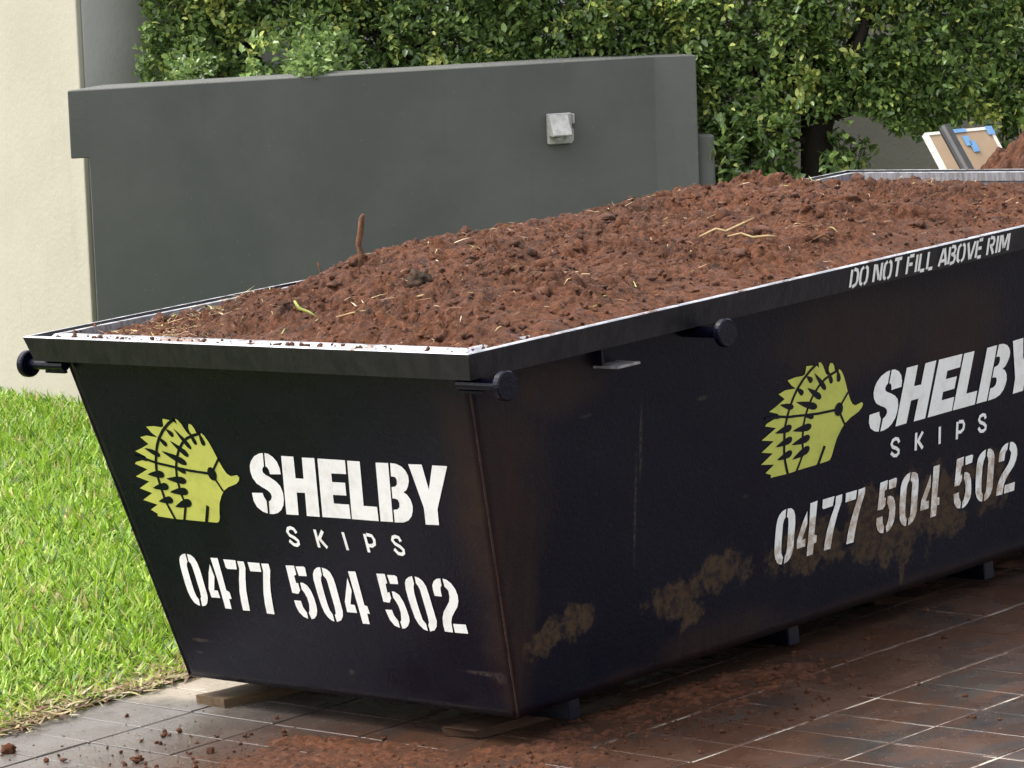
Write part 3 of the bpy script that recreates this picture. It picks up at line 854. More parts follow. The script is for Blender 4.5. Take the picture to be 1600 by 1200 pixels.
used = np.unique(Q); remap = np.zeros(nxx * nyy, int); remap[used] = np.arange(len(used))
soil = link('soil_load', fast('soil_load', np.stack([X, Y, Z], -1).reshape(-1, 3)[used], remap[Q], smooth=True), M_SOIL, tilt=True)
props(soil, 'loose lumpy red brown soil heaped up inside the skip', 'soil', kind='stuff')


def ico(sub):
    bm = bmesh.new(); bmesh.ops.create_icosphere(bm, subdivisions=sub, radius=1)
    V = np.array([v.co[:] for v in bm.verts]); F = np.array([[v.index for v in f.verts] for f in bm.faces]); bm.free()
    return V, F


IC1 = ico(1); IC2 = ico(2)


def lumps(P, R, base, seed):
    """many squashed, knobbly lumps in one mesh"""
    V0, F0 = base; n = len(P); rg = np.random.default_rng(seed)
    V = np.repeat(V0[None], n, 0)
    k = rg.normal(size=(n, 3, 3)) * 2.0; ph = rg.uniform(0, 6.28, (n, 3))
    d = np.sin(np.einsum('nvk,njk->nvj', V, k) + ph[:, None, :]).sum(-1)
    V = V * (1 + .15 * d + .17 * rg.normal(size=(n, len(V0))))[..., None]
    sc = rg.uniform(.6, 1.25, (n, 1, 3)); sc[..., 2] *= .8
    an = rg.uniform(0, 6.28, n); c, s = np.cos(an), np.sin(an)
    V = V * sc
    x = V[..., 0] * c[:, None] - V[..., 1] * s[:, None]; y = V[..., 0] * s[:, None] + V[..., 1] * c[:, None]
    V = np.stack([x, y, V[..., 2]], -1) * np.asarray(R)[:, None, None] + np.asarray(P)[:, None, :]
    F = F0[None] + (np.arange(n) * len(V0))[:, None, None]
    return V.reshape(-1, 3), F.reshape(-1, 3)


n = 7000
cx = RNG.uniform(-.82, .84, n); cy = RNG.uniform(.03, 3.6, n)
R = .0022 + .0085 * RNG.random(n) ** 3.5
ok = (soil_z(cx, cy) > H - .075)
cx, cy, R = cx[ok], cy[ok], R[ok]
zz = np.maximum(soil_z(cx, cy), np.where((np.abs(cx) > .79) | (cy < .085), H - .007, -9))
V, F = lumps(np.stack([cx, cy, zz + R * .25], -1), R, IC1, 21)
n2 = 520
bx = RNG.uniform(-.76, .78, n2); by = RNG.uniform(.1, 3.5, n2); R2 = .006 + .024 * RNG.random(n2) ** 4
V2, F2 = lumps(np.stack([bx, by, soil_z(bx, by) + R2 * .1], -1), R2, IC2, 22)
cl = link('soil_clods', fast('soil_clods', np.concatenate([V, V2]), np.concatenate([F, F2 + len(V)]), smooth=True), M_SOIL, soil)
props(cl, kind='stuff')
# small crumbs lying along the flange
n = 190
t = RNG.random(n); side = RNG.random(n)
cx = np.where(side < .45, RNG.uniform(-.8, .85, n), W2 - .012 - .06 * RNG.random(n)); cy = np.where(side < .45, .012 + .06 * RNG.random(n), RNG.uniform(.05, 3.5, n))
R = .0025 + .006 * RNG.random(n) ** 2.5
V, F = lumps(np.stack([cx, cy, H - .003 + R * .5], -1), R, IC1, 23)
props(link('soil_crumbs', fast('soil_crumbs', V, F, smooth=True), M_SOIL, soil), kind='stuff')

# the dark clod
def clod(x, y, r, label, mat, z=None, name='soil_clod', group=None):
    V, F = lumps([(0, 0, 0)], [r], ico(3), int(1000 * r) + int(abs(x) * 100))
    V = V + .09 * r * RNG.normal(size=V.shape) * .5
    o = link(name, fast(name, V, F, smooth=True), mat, tilt=True)
    o.location = (x, y, (float(soil_z(x, y)) if z is None else z) + r * .45)
    props(o, label, 'clod')
    return o


M_DARKCLOD = mat_simple('dark_earth_clod', (.060, .036, .020), (.028, .017, .011), 60, .85, .3, .9)


# litter on the soil: straw, rootlets, pale chips
def blades(P, D, Lh, Wd, tint, curl=.3, seed=0, up=(0, 0, 1)):
    """thin folded strips: two segments each"""
    rg = np.random.default_rng(seed); n = len(P)
    D = D / np.linalg.norm(D, axis=1)[:, None]
    upv = np.tile(np.array(up, float), (n, 1)) + .25 * rg.normal(size=(n, 3))
    sd = np.cross(D, upv); sd /= np.linalg.norm(sd, axis=1)[:, None]
    nn = np.cross(sd, D)
    bend = (curl * rg.uniform(-.2, 1, n))[:, None] * nn * Lh[:, None]
    m1 = P + D * (Lh * .5)[:, None]; tip = P + D * Lh[:, None] - bend * .55
    w = (sd * Wd[:, None])
    V = np.stack([P - w * .5, P + w * .5, m1 + w * .45, m1 - w * .45, tip], 1)
    b = (np.arange(n) * 5)[:, None]
    T = np.concatenate([b + [0, 1, 2], b + [0, 2, 3], b + [3, 2, 4]])
    return V.reshape(-1, 3), T, np.repeat(tint, 5, 0)


n = 1900
sx_ = RNG.uniform(-.78, .8, n); sy_ = RNG.uniform(.06, 3.5, n)
k = np.arange(n)
grp = k % 3 == 0
hot = np.array([(-.60, .30), (-.55, .45), (.05, 1.9), (.0, 1.65), (-.1, 1.2), (.3, 1.75)])
hsel = hot[RNG.integers(0, 2, n)]
sx_ = np.where(grp, np.clip(hsel[:, 0] + .09 * RNG.normal(size=n), -.78, .8), sx_); sy_ = np.where(grp, np.clip(hsel[:, 1] + .13 * RNG.normal(size=n), .1, 3.5), sy_)
an = RNG.uniform(0, 6.28, n)
D = np.stack([np.cos(an), np.sin(an), RNG.uniform(-.1, .35, n)], -1)
pal = np.array([(.50, .38, .20), (.36, .22, .12), (.25, .12, .07), (.55, .46, .32), (.18, .09, .05), (.42, .40, .14)])
tint = pal[RNG.integers(0, len(pal), n)] * RNG.uniform(.7, 1.15, (n, 1))
V, T, C = blades(np.stack([sx_, sy_, soil_z(sx_, sy_) + .004], -1), D, RNG.uniform(.012, .065, n), RNG.uniform(.0010, .0034, n), tint, .6, 31)
props(link('straw_and_rootlets', fast('straw_and_rootlets', V, T, C), M_LITTER, tilt=True), 'scattered straw, rootlets and dry chips on the soil', 'litter', kind='stuff')


def px_soil(u, v):
    """where the sight line of a picture point meets the soil (paving frame)"""
    r, uu, f = cam_axes()
    d = f + r * (u - 800) / FPX - uu * (v - 600) / FPX
    for t in np.arange(8, 15, .004):
        p = CS + d * t
        if p[2] < soil_z(p[0], p[1]) + .001: return p
    return CS + d * 11


def strand(name, pts, rads, mat, label, cat, seg=6):
    V, F = tube(pts, rads, seg)
    o = link(name, pydata(name, V, F, True), mat, tilt=True)
    return props(o, label, cat)


p = px_soil(657, 442)
clod(p[0], p[1], .030, 'large dark brown clod lying on the soil near the front', M_DARKCLOD)
p = px_soil(563, 414)
strand('broken_root', [p + np.array(q) for q in ((0, 0, -.02), (.004, .003, .03), (-.002, .002, .06), (.008, .008, .10), (.012, .012, .135), (.017, .015, .146))],
       [.011, .0095, .0085, .0095, .0085, .005], M_ROOT, 'thick brown broken root standing upright out of the soil', 'root', 8)
p = px_soil(500, 432)
strand('twig', [p + np.array(q) for q in ((0, 0, -.01), (0, .003, .02), (-.004, 0, .042))], [.003, .0025, .0035], M_ROOT, 'small upright twig beside the left rim of the skip', 'twig')
p = px_soil(478, 498)
strand('grass_stem', [p + np.array(q) for q in ((.03, .02, .0), (.006, .006, .018), (-.014, -.01, .03), (-.022, -.016, .052))], [.002, .004, .005, .003], M_GREENBLADE, 'bent yellow green grass stem near the front of the soil', 'grass stem')
p = px_soil(550, 498)
strand('straw_stalk', [p + np.array(q) for q in ((-.03, -.03, .008), (.0, .0, .015), (.04, .045, .02))], [.002, .003, .002], M_STRAW, 'thin pale straw stalk lying near the front rim', 'straw')
p = px_soil(660, 466)
strand('wood_chip', [p + np.array(q) for q in ((-.014, -.014, .004), (.016, .016, .010))], [.004, .004], M_STRAW, 'short pale wood chip below the dark clod', 'wood chip')
p = px_soil(1135, 368)
strand('pale_root', [p + np.array(q) for q in ((-.05, -.06, .005), (-.02, -.02, .022), (.0, .0, .012), (.03, .045, .030), (.05, .07, .042))], [.002, .004, .0045, .0035, .0015], M_STRAW, 'forked pale root lying on the middle of the soil', 'root')
p = px_soil(1165, 378)
strand('pale_root', [p + np.array(q) for q in ((-.04, -.03, .02), (-.015, .0, .024), (.01, .02, .010), (.05, .04, .012), (.065, .06, .008))], [.002, .004, .0045, .004, .002], M_STRAW, 'pale curled root just right of the forked one', 'root')
p = px_soil(1290, 380)
strand('rootlet', [p + np.array(q) for q in ((-.02, -.03, .015), (.0, -.005, .025), (.015, .01, .010), (.005, .03, .012))], [.002, .004, .004, .002], M_ROOT, 'curved reddish rootlet right of the pale roots', 'root')

# ================================================================= on the ground round the skip
def plank(name, c, ang, l, w, t, mat, label, broken=False):
    bm = bmesh.new()
    nseg = 14
    rings = []
    for i in range(nseg + 1):
        y = -l / 2 + l * i / nseg
        ww = w * (1 + .02 * random.uniform(-1, 1)); sk = .0
        ring = []
        for (a, b) in ((-1, 0), (1, 0), (1, 1), (-1, 1)):
            yy = y
            if broken and i == 0: yy += random.uniform(-.02, .03)
            ring.append(bm.verts.new((a * ww / 2, yy + (a * .012 if i == 0 else 0), b * t * (1 + .05 * random.uniform(-1, 1)) if b else 0)))
        rings.append(ring)
    for i in range(nseg):
        for k in range(4):
            bm.faces.new((rings[i][k], rings[i][(k + 1) % 4], rings[i + 1][(k + 1) % 4], rings[i + 1][k]))
    bm.faces.new(rings[0][::-1]); bm.faces.new(rings[-1])
    bmesh.ops.recalc_face_normals(bm, faces=bm.faces)
    o = link(name, bm_mesh(name, bm), mat, tilt=True)
    o.location = (c[0], c[1], GZ); o.rotation_euler = (0, 0, ang)
    return props(o, label, 'timber')


a = math.radians(-16)
plank('timber_plank', (-.585 + .45 * math.sin(-a), .30 + .45 * math.cos(a), 0), a, .9, .13, .0255, M_TIMBER, 'flat brown timber plank under the front left of the skip')
a = math.radians(-6)
plank('timber_plank', (.40 + .15 * math.sin(-a), .315 + .15 * math.cos(a), 0), a, .30, .12, .0255, mat_simple('muddy_timber', (.070, .036, .019), (.044, .022, .012), 9, .8, .3, .7, (9, 1, 9)),
      'split muddy timber plank under the front right corner of the skip', True)

# soil trodden and washed over the paving
st = .0062
gx = np.arange(-.85, 1.9, st); gy = np.arange(-1.0, 2.6, st)
X, Y = np.meshgrid(gx, gy)
side = sstep(1.10, .70, X + .14 * fbm(X * 2, Y * 2, 3, 70)) * sstep(.45, .62, X) * sstep(2.0, 1.0, Y)
front = sstep(.36, .10, Y - .12 * sstep(.3, .9, X)) * sstep(-.62, .10, X + .25 * fbm(X * 1.6, Y * 1.6, 2, 75)) * sstep(1.15, .75, X + .5 * (Y < -.2))
mk = np.clip(np.maximum(side, front), 0, 1)
h = mk * (.008 + .011 * fbm(X * 6, Y * 6, 4, 71) + .008 * fbm(X * 40, Y * 40, 3, 77) + .012 * cells(X * 24, Y * 24, 72) * sstep(.0, .4, fbm(X * 5, Y * 5, 2, 73)) + .007 * cells(X * 58, Y * 58, 74)) - .0115 + .003 * fbm(X * 30, Y * 30, 2, 76)
nyy, nxx = X.shape
ix = np.arange(nxx * nyy).reshape(nyy, nxx)
Q = np.stack([ix[:-1, :-1], ix[:-1, 1:], ix[1:, 1:], ix[1:, :-1]], -1).reshape(-1, 4)
Q = Q[h.reshape(-1)[Q].max(1) > -.003]
used = np.unique(Q); remap = np.zeros(nxx * nyy, int); remap[used] = np.arange(len(used))
props(link('spilt_soil', fast('spilt_soil', np.stack([X, Y, GZ + h], -1).reshape(-1, 3)[used], remap[Q], smooth=True), M_SOIL, tilt=True),
      'spilt red soil spread over the paving round the skip', 'soil', kind='stuff')
n = 11000
cx = RNG.uniform(-.9, 1.7, n); cy = RNG.uniform(-.9, 2.2, n)
dens = np.clip(sstep(1.25, .7, cx) * sstep(.6, .75, cx) * sstep(2, .9, cy) + .8 * sstep(.35, .0, cy) * sstep(-.95, .3, cx) + .03, 0, 1)
ok = (RNG.random(n) < dens) & ~((np.abs(cx) < .62) & (cy > .32))
cx, cy = cx[ok], cy[ok]; R = .0018 + .0085 * RNG.random(len(cx)) ** 5
V, F = lumps(np.stack([cx, cy, GZ + R * .4], -1), R, IC1, 33)
props(link('soil_crumbs', fast('soil_crumbs', V, F, smooth=True), M_SOIL, tilt=True), 'small crumbs of red soil scattered over the pavers', 'soil', kind='stuff')
for x, y, r, lab in ((-.715, -.335, .020, 'reddish clod on the pavers at the lower left corner of the picture'), (-.27, -.25, .020, 'reddish clod on the pavers in front of the skip'),
                     (-.155, -.09, .012, 'small round dark clod on the pavers below the front number')):
    clod(x, y, r, lab, M_SOIL, GZ)

# ---------------------------------------------------------------- grass
n = 90000
gx = RNG.uniform(0, 1, n); gy = RNG.uniform(0, 1, n)
# a strip that follows the sight line past the left of the skip
yy = -1.0 + 6.2 * gy
xc = EDGE - .02 - 3.9 * gx ** 1.25 * (.35 + .65 * gy) - np.where(yy > 1.0, (yy - 1.0) * .95, 0)
xx = xc + .05 * fbm(xc * 3, yy * 3, 2, 90)
ok = (xx < EDGE + .02 + .05 * fbm(yy * 4, yy * 0 + 2, 3, 91)) & (yy < 4.45 - .215 * (xx + 6.7))
xx, yy = xx[ok], yy[ok]; n = len(xx)
edge = sstep(.55, .0, EDGE - xx)
an = RNG.uniform(0, 6.28, n)
lean = RNG.uniform(.25, 1.9, n) + edge * RNG.uniform(0, 1.2, n)
D = np.stack([np.cos(an) * lean, np.sin(an) * lean, np.ones(n)], -1)
pt = fbm(xx * 1.1, yy * 1.1, 3, 92)
Lh = (.035 + .065 * RNG.random(n)) * (1 + .35 * pt) * (1 - .3 * edge)
Wd = .0055 + .0075 * RNG.random(n)
g1 = np.array((.14, .25, .016)); g2 = np.array((.31, .41, .040)); g3 = np.array((.46, .38, .14)); g4 = np.array((.10, .19, .018))
t1 = RNG.random((n, 1)); tint = g1 * (1 - t1) + g2 * t1
pk = RNG.random((n, 1)); tint = np.where(pk < .08, np.array((.52, .54, .18)), np.where(pk > .80, g4 * .6, tint))
far = sstep(2.2, 3.6, yy)[:, None]
tint = tint * (1 - .25 * far) + g4 * .25 * far
dry = (RNG.random(n) < .05 + .42 * edge ** 1.5 + .20 * sstep(.1, .5, fbm(xx * 2.3, yy * 2.3, 2, 93)))[:, None]
tint = np.where(dry, g3 * RNG.uniform(.5, 1.1, (n, 1)), tint * np.array((1.0, 1.14, .85))) * RNG.uniform(.75, 1.2, (n, 1))
V, T, C = blades(np.stack([xx, yy, np.full(n, GZ - .012)], -1), D, Lh, Wd, tint, .55, 41)
props(link('grass', fast('grass', V, T, C), M_GRASS, tilt=True), 'bright green broad bladed lawn grass', 'grass', kind='stuff')
# dry clippings and leaf litter along the edge of the paving
n = 2600
yy = RNG.uniform(-.9, 2.2, n); xx = EDGE + .015 + .06 * fbm(yy * 3, yy * 0 + 5, 3, 95) - np.abs(RNG.normal(size=n)) * .075 + .02 * RNG.normal(size=n)
an = RNG.uniform(0, 6.28, n)
D = np.stack([np.cos(an), np.sin(an), RNG.uniform(-.05, .25, n)], -1)
pal = np.array([(.52, .42, .22), (.40, .26, .14), (.26, .13, .08), (.45, .40, .16), (.60, .52, .34), (.14, .08, .05)])
tint = pal[RNG.integers(0, len(pal), n)] * RNG.uniform(.7, 1.1, (n, 1))
V, T, C = blades(np.stack([xx, yy, GZ + .004 + .012 * RNG.random(n)], -1), D, RNG.uniform(.02, .085, n), RNG.uniform(.003, .012, n), tint * .62, .4, 42)
props(link('grass_clippings', fast('grass_clippings', V, T, C), M_LITTER, tilt=True), 'dry clippings and leaf litter along the lawn edge', 'litter', kind='stuff')

# ================================================================= walls behind (plumb)
def prism(name, foot, z0, z1, mat, parent=None, bev=0.012):
    bm = bmesh.new()
    lo = [bm.verts.new((x, y, z0)) for x, y in foot]; hi = [bm.verts.new((x, y, z1)) for x, y in foot]
    n = len(foot)
    for k in range(n): bm.faces.new((lo[k], lo[(k + 1) % n], hi[(k + 1) % n], hi[k]))
    bm.faces.new(lo[::-1]); bm.faces.new(hi)
    bmesh.ops.recalc_face_normals(bm, faces=bm.faces)
    if bev: bmesh.ops.bevel(bm, geom=bm.edges[:], offset=bev, segments=2, affect='EDGES', profile=.5)
    return link(name, bm_mesh(name, bm), mat, parent)


A_ = np.array((-4.801, 3.416)); B_ = np.array((-3.650, 5.778)); C_ = np.array((-3.504, 5.890))
dA = nrm(B_ - A_); nA = np.array((-dA[1], dA[0]))      # away from the camera
dC = nrm(C_ - B_)
bk = nA * .28
wall = empty('garden_wall', (*((A_ + B_) / 2), -.3))
props(wall, 'dark grey rendered garden wall behind the skip', 'wall')
loc = np.array(wall.location)


def wpart(name, foot, z0, z1, mat, bev=.012):
    o = prism(name, [(p[0] - loc[0], p[1] - loc[1]) for p in foot], z0 - loc[2], z1 - loc[2], mat, wall, bev)
    return o


# body with a longer upper band on the left, one skin of render
LW = float(np.linalg.norm(B_ - A_))
bkl = nA * .26 + dA * .22                    # the left end is cut back at a slant
bm = bmesh.new()
fr = [(0, 1.35), (0, 1.068), (.078, 1.068), (.078, -.4), (LW, -.4), (LW, 1.35)]
def w3(xy, z): return (xy[0] - loc[0], xy[1] - loc[1], z - loc[2])
F_ = [bm.verts.new(w3(A_ + dA * a, z)) for a, z in fr]
K_ = [bm.verts.new(w3(A_ + dA * a + (bkl if a < 1 else nA * .26), z)) for a, z in fr]
c0 = bm.verts.new(w3(C_, -.4)); c1 = bm.verts.new(w3(C_, 1.35)); d0 = bm.verts.new(w3(C_ + nA * .24, -.4)); d1_ = bm.verts.new(w3(C_ + nA * .24, 1.35))
bm.faces.new(F_)
for k in range(6):
    if k in (3, 4, 5): continue
    bm.faces.new((F_[k], F_[(k + 1) % 6], K_[(k + 1) % 6], K_[k]))
bm.faces.new((F_[4], c0, c1, F_[5]))
bm.faces.new((F_[5], c1, d1_, K_[5], K_[0], F_[0]))
bm.faces.new((F_[3], K_[3], K_[4], d0, c0, F_[4]))
bm.faces.new((c0, d0, d1_, c1)); bm.faces.new((d0, K_[4], K_[5], d1_)); bm.faces.new(K_[::-1])
bmesh.ops.recalc_face_normals(bm, faces=bm.faces)
bmesh.ops.bevel(bm, geom=bm.edges[:], offset=.004, segments=1, affect='EDGES', profile=.5)
link('wall_body', bm_mesh('wall_body', bm), M_GREY, wall)
E0 = C_ + dC * .0
wpart('wall_step', [C_ + nA * .03 - dC * .01, C_ + dC * .085 + nA * .03, C_ + dC * .085 + bk * 1.1, C_ + bk * 1.1 - dC * .01], -.4, 1.0, M_GREY)

# small hooded lamp on the wall
def ray_at(u, v, dep):
    d = f_ + r_ * (u - 800) / FPX - u_ * (v - 600) / FPX
    return Cw + d * dep


vr = ray_at(873, 200, 1.0) - Cw
nA3 = np.array((nA[0], nA[1], 0))
vc = Cw + vr * ((np.array((*A_, 0)) - Cw) @ nA3) / (vr @ nA3)
lamp = empty('wall_lamp', tuple(vc + np.array((-nA[0], -nA[1], 0)) * .001))
props(lamp, 'small square hooded grey metal light fixed to the dark wall', 'wall light')
rz = math.atan2(dA[1], dA[0])
lamp.scale = (1.16, 1.16, 1.16)
lamp.rotation_euler = (0, 0, rz)      # local x along the wall, local -y towards the viewer
link('back_plate', bm_mesh('back_plate', box_bm((-.050, -.022, -.058), (.046, 0.0, .056), .003)), M_ALU, lamp)
bm = bmesh.new()
sec = [(-.022, .048), (-.030, .052), (-.074, -.022), (-.070, -.027), (-.022, -.027)]
lo = [bm.verts.new((-.048, y, z)) for y, z in sec]; hi = [bm.verts.new((.026, y, z)) for y, z in sec]
for k in range(5): bm.faces.new((lo[k], lo[(k + 1) % 5], hi[(k + 1) % 5], hi[k]))
bm.faces.new(lo); bm.faces.new(hi[::-1]); bmesh.ops.recalc_face_normals(bm, faces=bm.faces)
bmesh.ops.bevel(bm, geom=bm.edges[:], offset=.0015, segments=1, affect='EDGES')
link('hood', bm_mesh('hood', bm), M_ALU, lamp)
V, F = tube([(-.012, -.045, -.026), (-.012, -.045, -.042)], [.021, .019], 16)
link('lamp_lens', pydata('lamp_lens', V, F), M_STEEL, lamp)
link('side_clip', bm_mesh('side_clip', box_bm((.047, -.016, .014), (.060, -.001, .052), .003)), M_ALU, lamp)
link('side_clip', bm_mesh('side_clip', box_bm((.047, -.012, -.052), (.056, -.001, -.004), .003)), M_ALU, lamp)

# rendered house: cream front, return running off behind the hedge
hc = (G3 @ np.array((-5.68, 4.217, GZ)))
d1 = nrm((-.977, .215)); d2 = nrm((.06, .998))
house = empty('house', tuple(hc))
props(house, 'cream rendered house wall standing at the far end of the lawn', 'house')
def hpart(name, foot, z0, z1, mat):
    return prism(name, foot, z0, z1, mat, house, .008)


hpart('front_wall', [(0, 0), tuple(d1 * 9), tuple(d1 * 9 + d2 * .03), tuple(d2 * .03)], -.4, 3.0, M_CREAM)
M_RET = mat_stucco('warm_grey_render', (.46, .445, .42), (.42, .405, .385), 45, .3)
hpart('return_wall', [tuple(d2 * .0305 + d1 * .002), tuple(d2 * .0305 + d1 * .3), tuple(d2 * 20 + d1 * .3), tuple(d2 * 20 + d1 * .002)], -.6, 3.0, M_RET)

# added wall behind the hedge's right half; hedge shade put into its taupe
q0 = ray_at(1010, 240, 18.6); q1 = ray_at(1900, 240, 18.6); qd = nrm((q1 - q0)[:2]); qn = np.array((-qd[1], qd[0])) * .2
rw = empty('hedge_shade_wall', (q0[0], q0[1], -.3))
prism('wall_body', [(0, 0), tuple((q1 - q0)[:2]), tuple((q1 - q0)[:2] + qn), tuple(qn)], 0, 2.05, mat_stucco('hedge_shade_render', (.225, .215, .185), (.195, .187, .162), 60, .25), rw)
props(rw, 'added wall in the tone of the hedge shade, behind the gap beside the trunk', 'wall')

# ================================================================= hedge
h0 = ray_at(190, 100, 16.95); h1 = ray_at(1760, 100, 16.75)
hd = nrm((h1 - h0)[:2]); hn = np.array((-hd[1], hd[0])); HL = np.linalg.norm((h1 - h0)[:2])


def leaf_mesh(P, D, N, Ln, Wd, tint):
    """oval leaves folded along the midrib: 6 points, 4 triangles"""
    D = D / np.linalg.norm(D, axis=1)[:, None]
    sd = np.cross(D, N); sd /= np.linalg.norm(sd, axis=1)[:, None] + 1e-9
    nn = np.cross(sd, D)
    l = Ln[:, None]; w = Wd[:, None]
    V = np.stack([P, P + D * l * .35 - sd * w * .5 + nn * w * .14, P + D * l * .72 - sd * w * .40 + nn * w * .10,
                  P + D * l - nn * l * .10, P + D * l * .72 + sd * w * .40 + nn * w * .10, P + D * l * .35 + sd * w * .5 + nn * w * .14], 1)
    n = len(P); b = (np.arange(n) * 6)[:, None]
    T = np.concatenate([b + [0, 3, 2], b + [0, 2, 1], b + [0, 4, 3], b + [0, 5, 4]])
    return V.reshape(-1, 3), T, np.repeat(tint, 6, 0)


def crown_leaves(tips, out, per, rg, bright, size=1.0):
    n = len(tips)
    P = np.repeat(tips, per, 0); O = np.repeat(out, per, 0); m = len(P)
    D = O * .8 + rg.normal(size=(m, 3)) * .75 + np.array((0, 0, .15))
    Nn = np.array((0, 0, 1.0)) + .55 * O + .55 * rg.normal(size=(m, 3))
    P = P + rg.normal(size=(m, 3)) * .016
    Ln = rg.uniform(.020, .048, m) * size; Wd = Ln * rg.uniform(.46, .60, m)
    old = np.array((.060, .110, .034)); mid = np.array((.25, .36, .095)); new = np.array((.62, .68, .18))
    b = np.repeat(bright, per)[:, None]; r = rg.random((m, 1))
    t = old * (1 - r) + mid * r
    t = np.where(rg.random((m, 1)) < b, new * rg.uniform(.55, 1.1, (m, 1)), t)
    return P, D, Nn, Ln, Wd, t


def shrub(s0, s1, bottom, label, trunk_s, trunk_r, seed, lean=0.0, dens=4300, sparse=None):
    rg = np.random.default_rng(seed)
    root = empty('hedge_shrub', (*(h0[:2] + hd * trunk_s + hn * .36), -.2))
    props(root, label, 'hedge', 'hedge shrubs behind the grey wall')
    rl = np.array(root.location)
    n = int(dens * (s1 - s0))
    s = rg.uniform(s0 - .12, s1 + .12, n); zb = bottom(s)
    z = zb + (2.2 - zb) * rg.random(n) ** 1.2
    face = .10 * fbm(s * 2.3, z * 2.3, 3, 130) + .06 * fbm(s * 7, z * 7, 2, 131)
    dp = face + .10 + .62 * rg.random(n) ** 1.7           # depth behind the face
    # ragged lower fringe and thin places
    thin = fbm(s * 3.2 + 4, z * 3.2, 3, 133)
    ok = (rg.random(n) < sstep(-.72, -.20, thin)) & (z > zb + .05 * fbm(s * 9, s * 0, 2, 134))
    ok &= ~((z < zb + .12) & (rg.random(n) < .35))
    s, z, dp = s[ok], z[ok], dp[ok]
    u_px = 190 + s / HL * 1570
    clump = .74 * np.exp(-((u_px - 505) / 42) ** 2 - ((z - 1.36) / .12) ** 2) + .66 * np.exp(-((u_px - 415) / 26) ** 2 - ((z - 1.36) / .10) ** 2) + .46 * np.exp(-((u_px - 300) / 30) ** 2 - ((z - 1.36) / .08) ** 2)      # clumps spilling over the wall
    dp = dp - clump
    xy = h0[:2] + hd * s[:, None] + hn * dp[:, None]
    tips = np.concatenate([xy, z[:, None]], 1)
    out = np.stack([-hn[0] + 0 * s, -hn[1] + 0 * s, .25 + .25 * rg.normal(size=len(s))], 1) + .5 * rg.normal(size=(len(s), 3))
    cl = fbm(s * 4.2, z * 4.2, 2, 135)
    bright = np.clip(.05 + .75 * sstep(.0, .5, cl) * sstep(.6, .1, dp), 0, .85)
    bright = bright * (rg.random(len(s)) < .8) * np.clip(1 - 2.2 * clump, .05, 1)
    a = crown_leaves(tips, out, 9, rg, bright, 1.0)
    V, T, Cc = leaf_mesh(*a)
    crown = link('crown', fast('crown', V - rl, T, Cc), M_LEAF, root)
    # trunk and limbs
    tb = np.array((0, 0, 0.0))
    top = 1.25
    pts = [tb, tb + (lean * .3 * hd[0], lean * .3 * hd[1], .45), tb + (lean * .7 * hd[0], lean * .7 * hd[1], .9), tb + (lean * hd[0], lean * hd[1], top), tb + (lean * 1.2 * hd[0], lean * 1.2 * hd[1], 1.75)]
    V, F = tube(pts, [trunk_r * 1.25, trunk_r * 1.05, trunk_r, trunk_r * .9, trunk_r * .55], 12)
    V = [v + Vector(rg.normal(size=3) * trunk_r * .05) for v in V]
    trunk = link('trunk', pydata('trunk', V, F, True), M_BARK, root)
    for k in range(9):
        t = rg.uniform(.55, 1.0)
        st = np.array(pts[2]) * (1 - t) + np.array(pts[3]) * t
        ds = rg.uniform(-.5, .5) * (s1 - s0); hgt = rg.uniform(.35, 1.1)
        en = st + np.array((hd[0] * ds - hn[0] * rg.uniform(-.2, .3), hd[1] * ds - hn[1] * rg.uniform(-.2, .3), hgt))
        md = (st + en) / 2 + rg.normal(size=3) * .06 - np.array((0, 0, .05))
        r0 = trunk_r * rg.uniform(.25, .5)
        V, F = tube([st, md, en], [r0, r0 * .7, r0 * .3], 6)
        link('branch', pydata('branch', V, F, True), M_BARK, trunk)
    return root


px2s = lambda u: HL * (u - 190) / (1760 - 190)
zrow = lambda v: float(ray_at(1300, v, 16.95)[2])
b_low = lambda s: 1.12 + 0 * s
def b_right(s):
    u = 190 + s / HL * 1570
    uu = np.array([1090, 1150, 1210, 1250, 1300, 1345, 1370, 1400, 1440, 1480, 1520, 1560, 1600, 1650, 1760])
    vv = np.array([262, 235, 205, 185, 190, 180, 188, 200, 222, 215, 200, 196, 205, 215, 230])
    v = np.interp(u, uu, vv)
    return np.interp(v, [0, 300], [zrow(0), zrow(300)])


shrub(px2s(262), px2s(520), b_low, 'small leaved green hedge shrub above the left end of the grey wall', px2s(380), .045, 201)
shrub(px2s(520), px2s(800), b_low, 'small leaved green hedge shrub above the middle of the grey wall', px2s(650), .05, 202)
shrub(px2s(800), px2s(1085), b_low, 'small leaved green hedge shrub above the wall lamp end of the grey wall', px2s(950), .05, 203)
shrub(px2s(1085), px2s(1400), b_right, 'hedge shrub with a thick dark trunk right of the grey wall', px2s(1272), .075, 204, .03)
shrub(px2s(1400), px2s(1740), b_right, 'hedge shrub hanging over the leaning board at the right edge', px2s(1690), .05, 205)

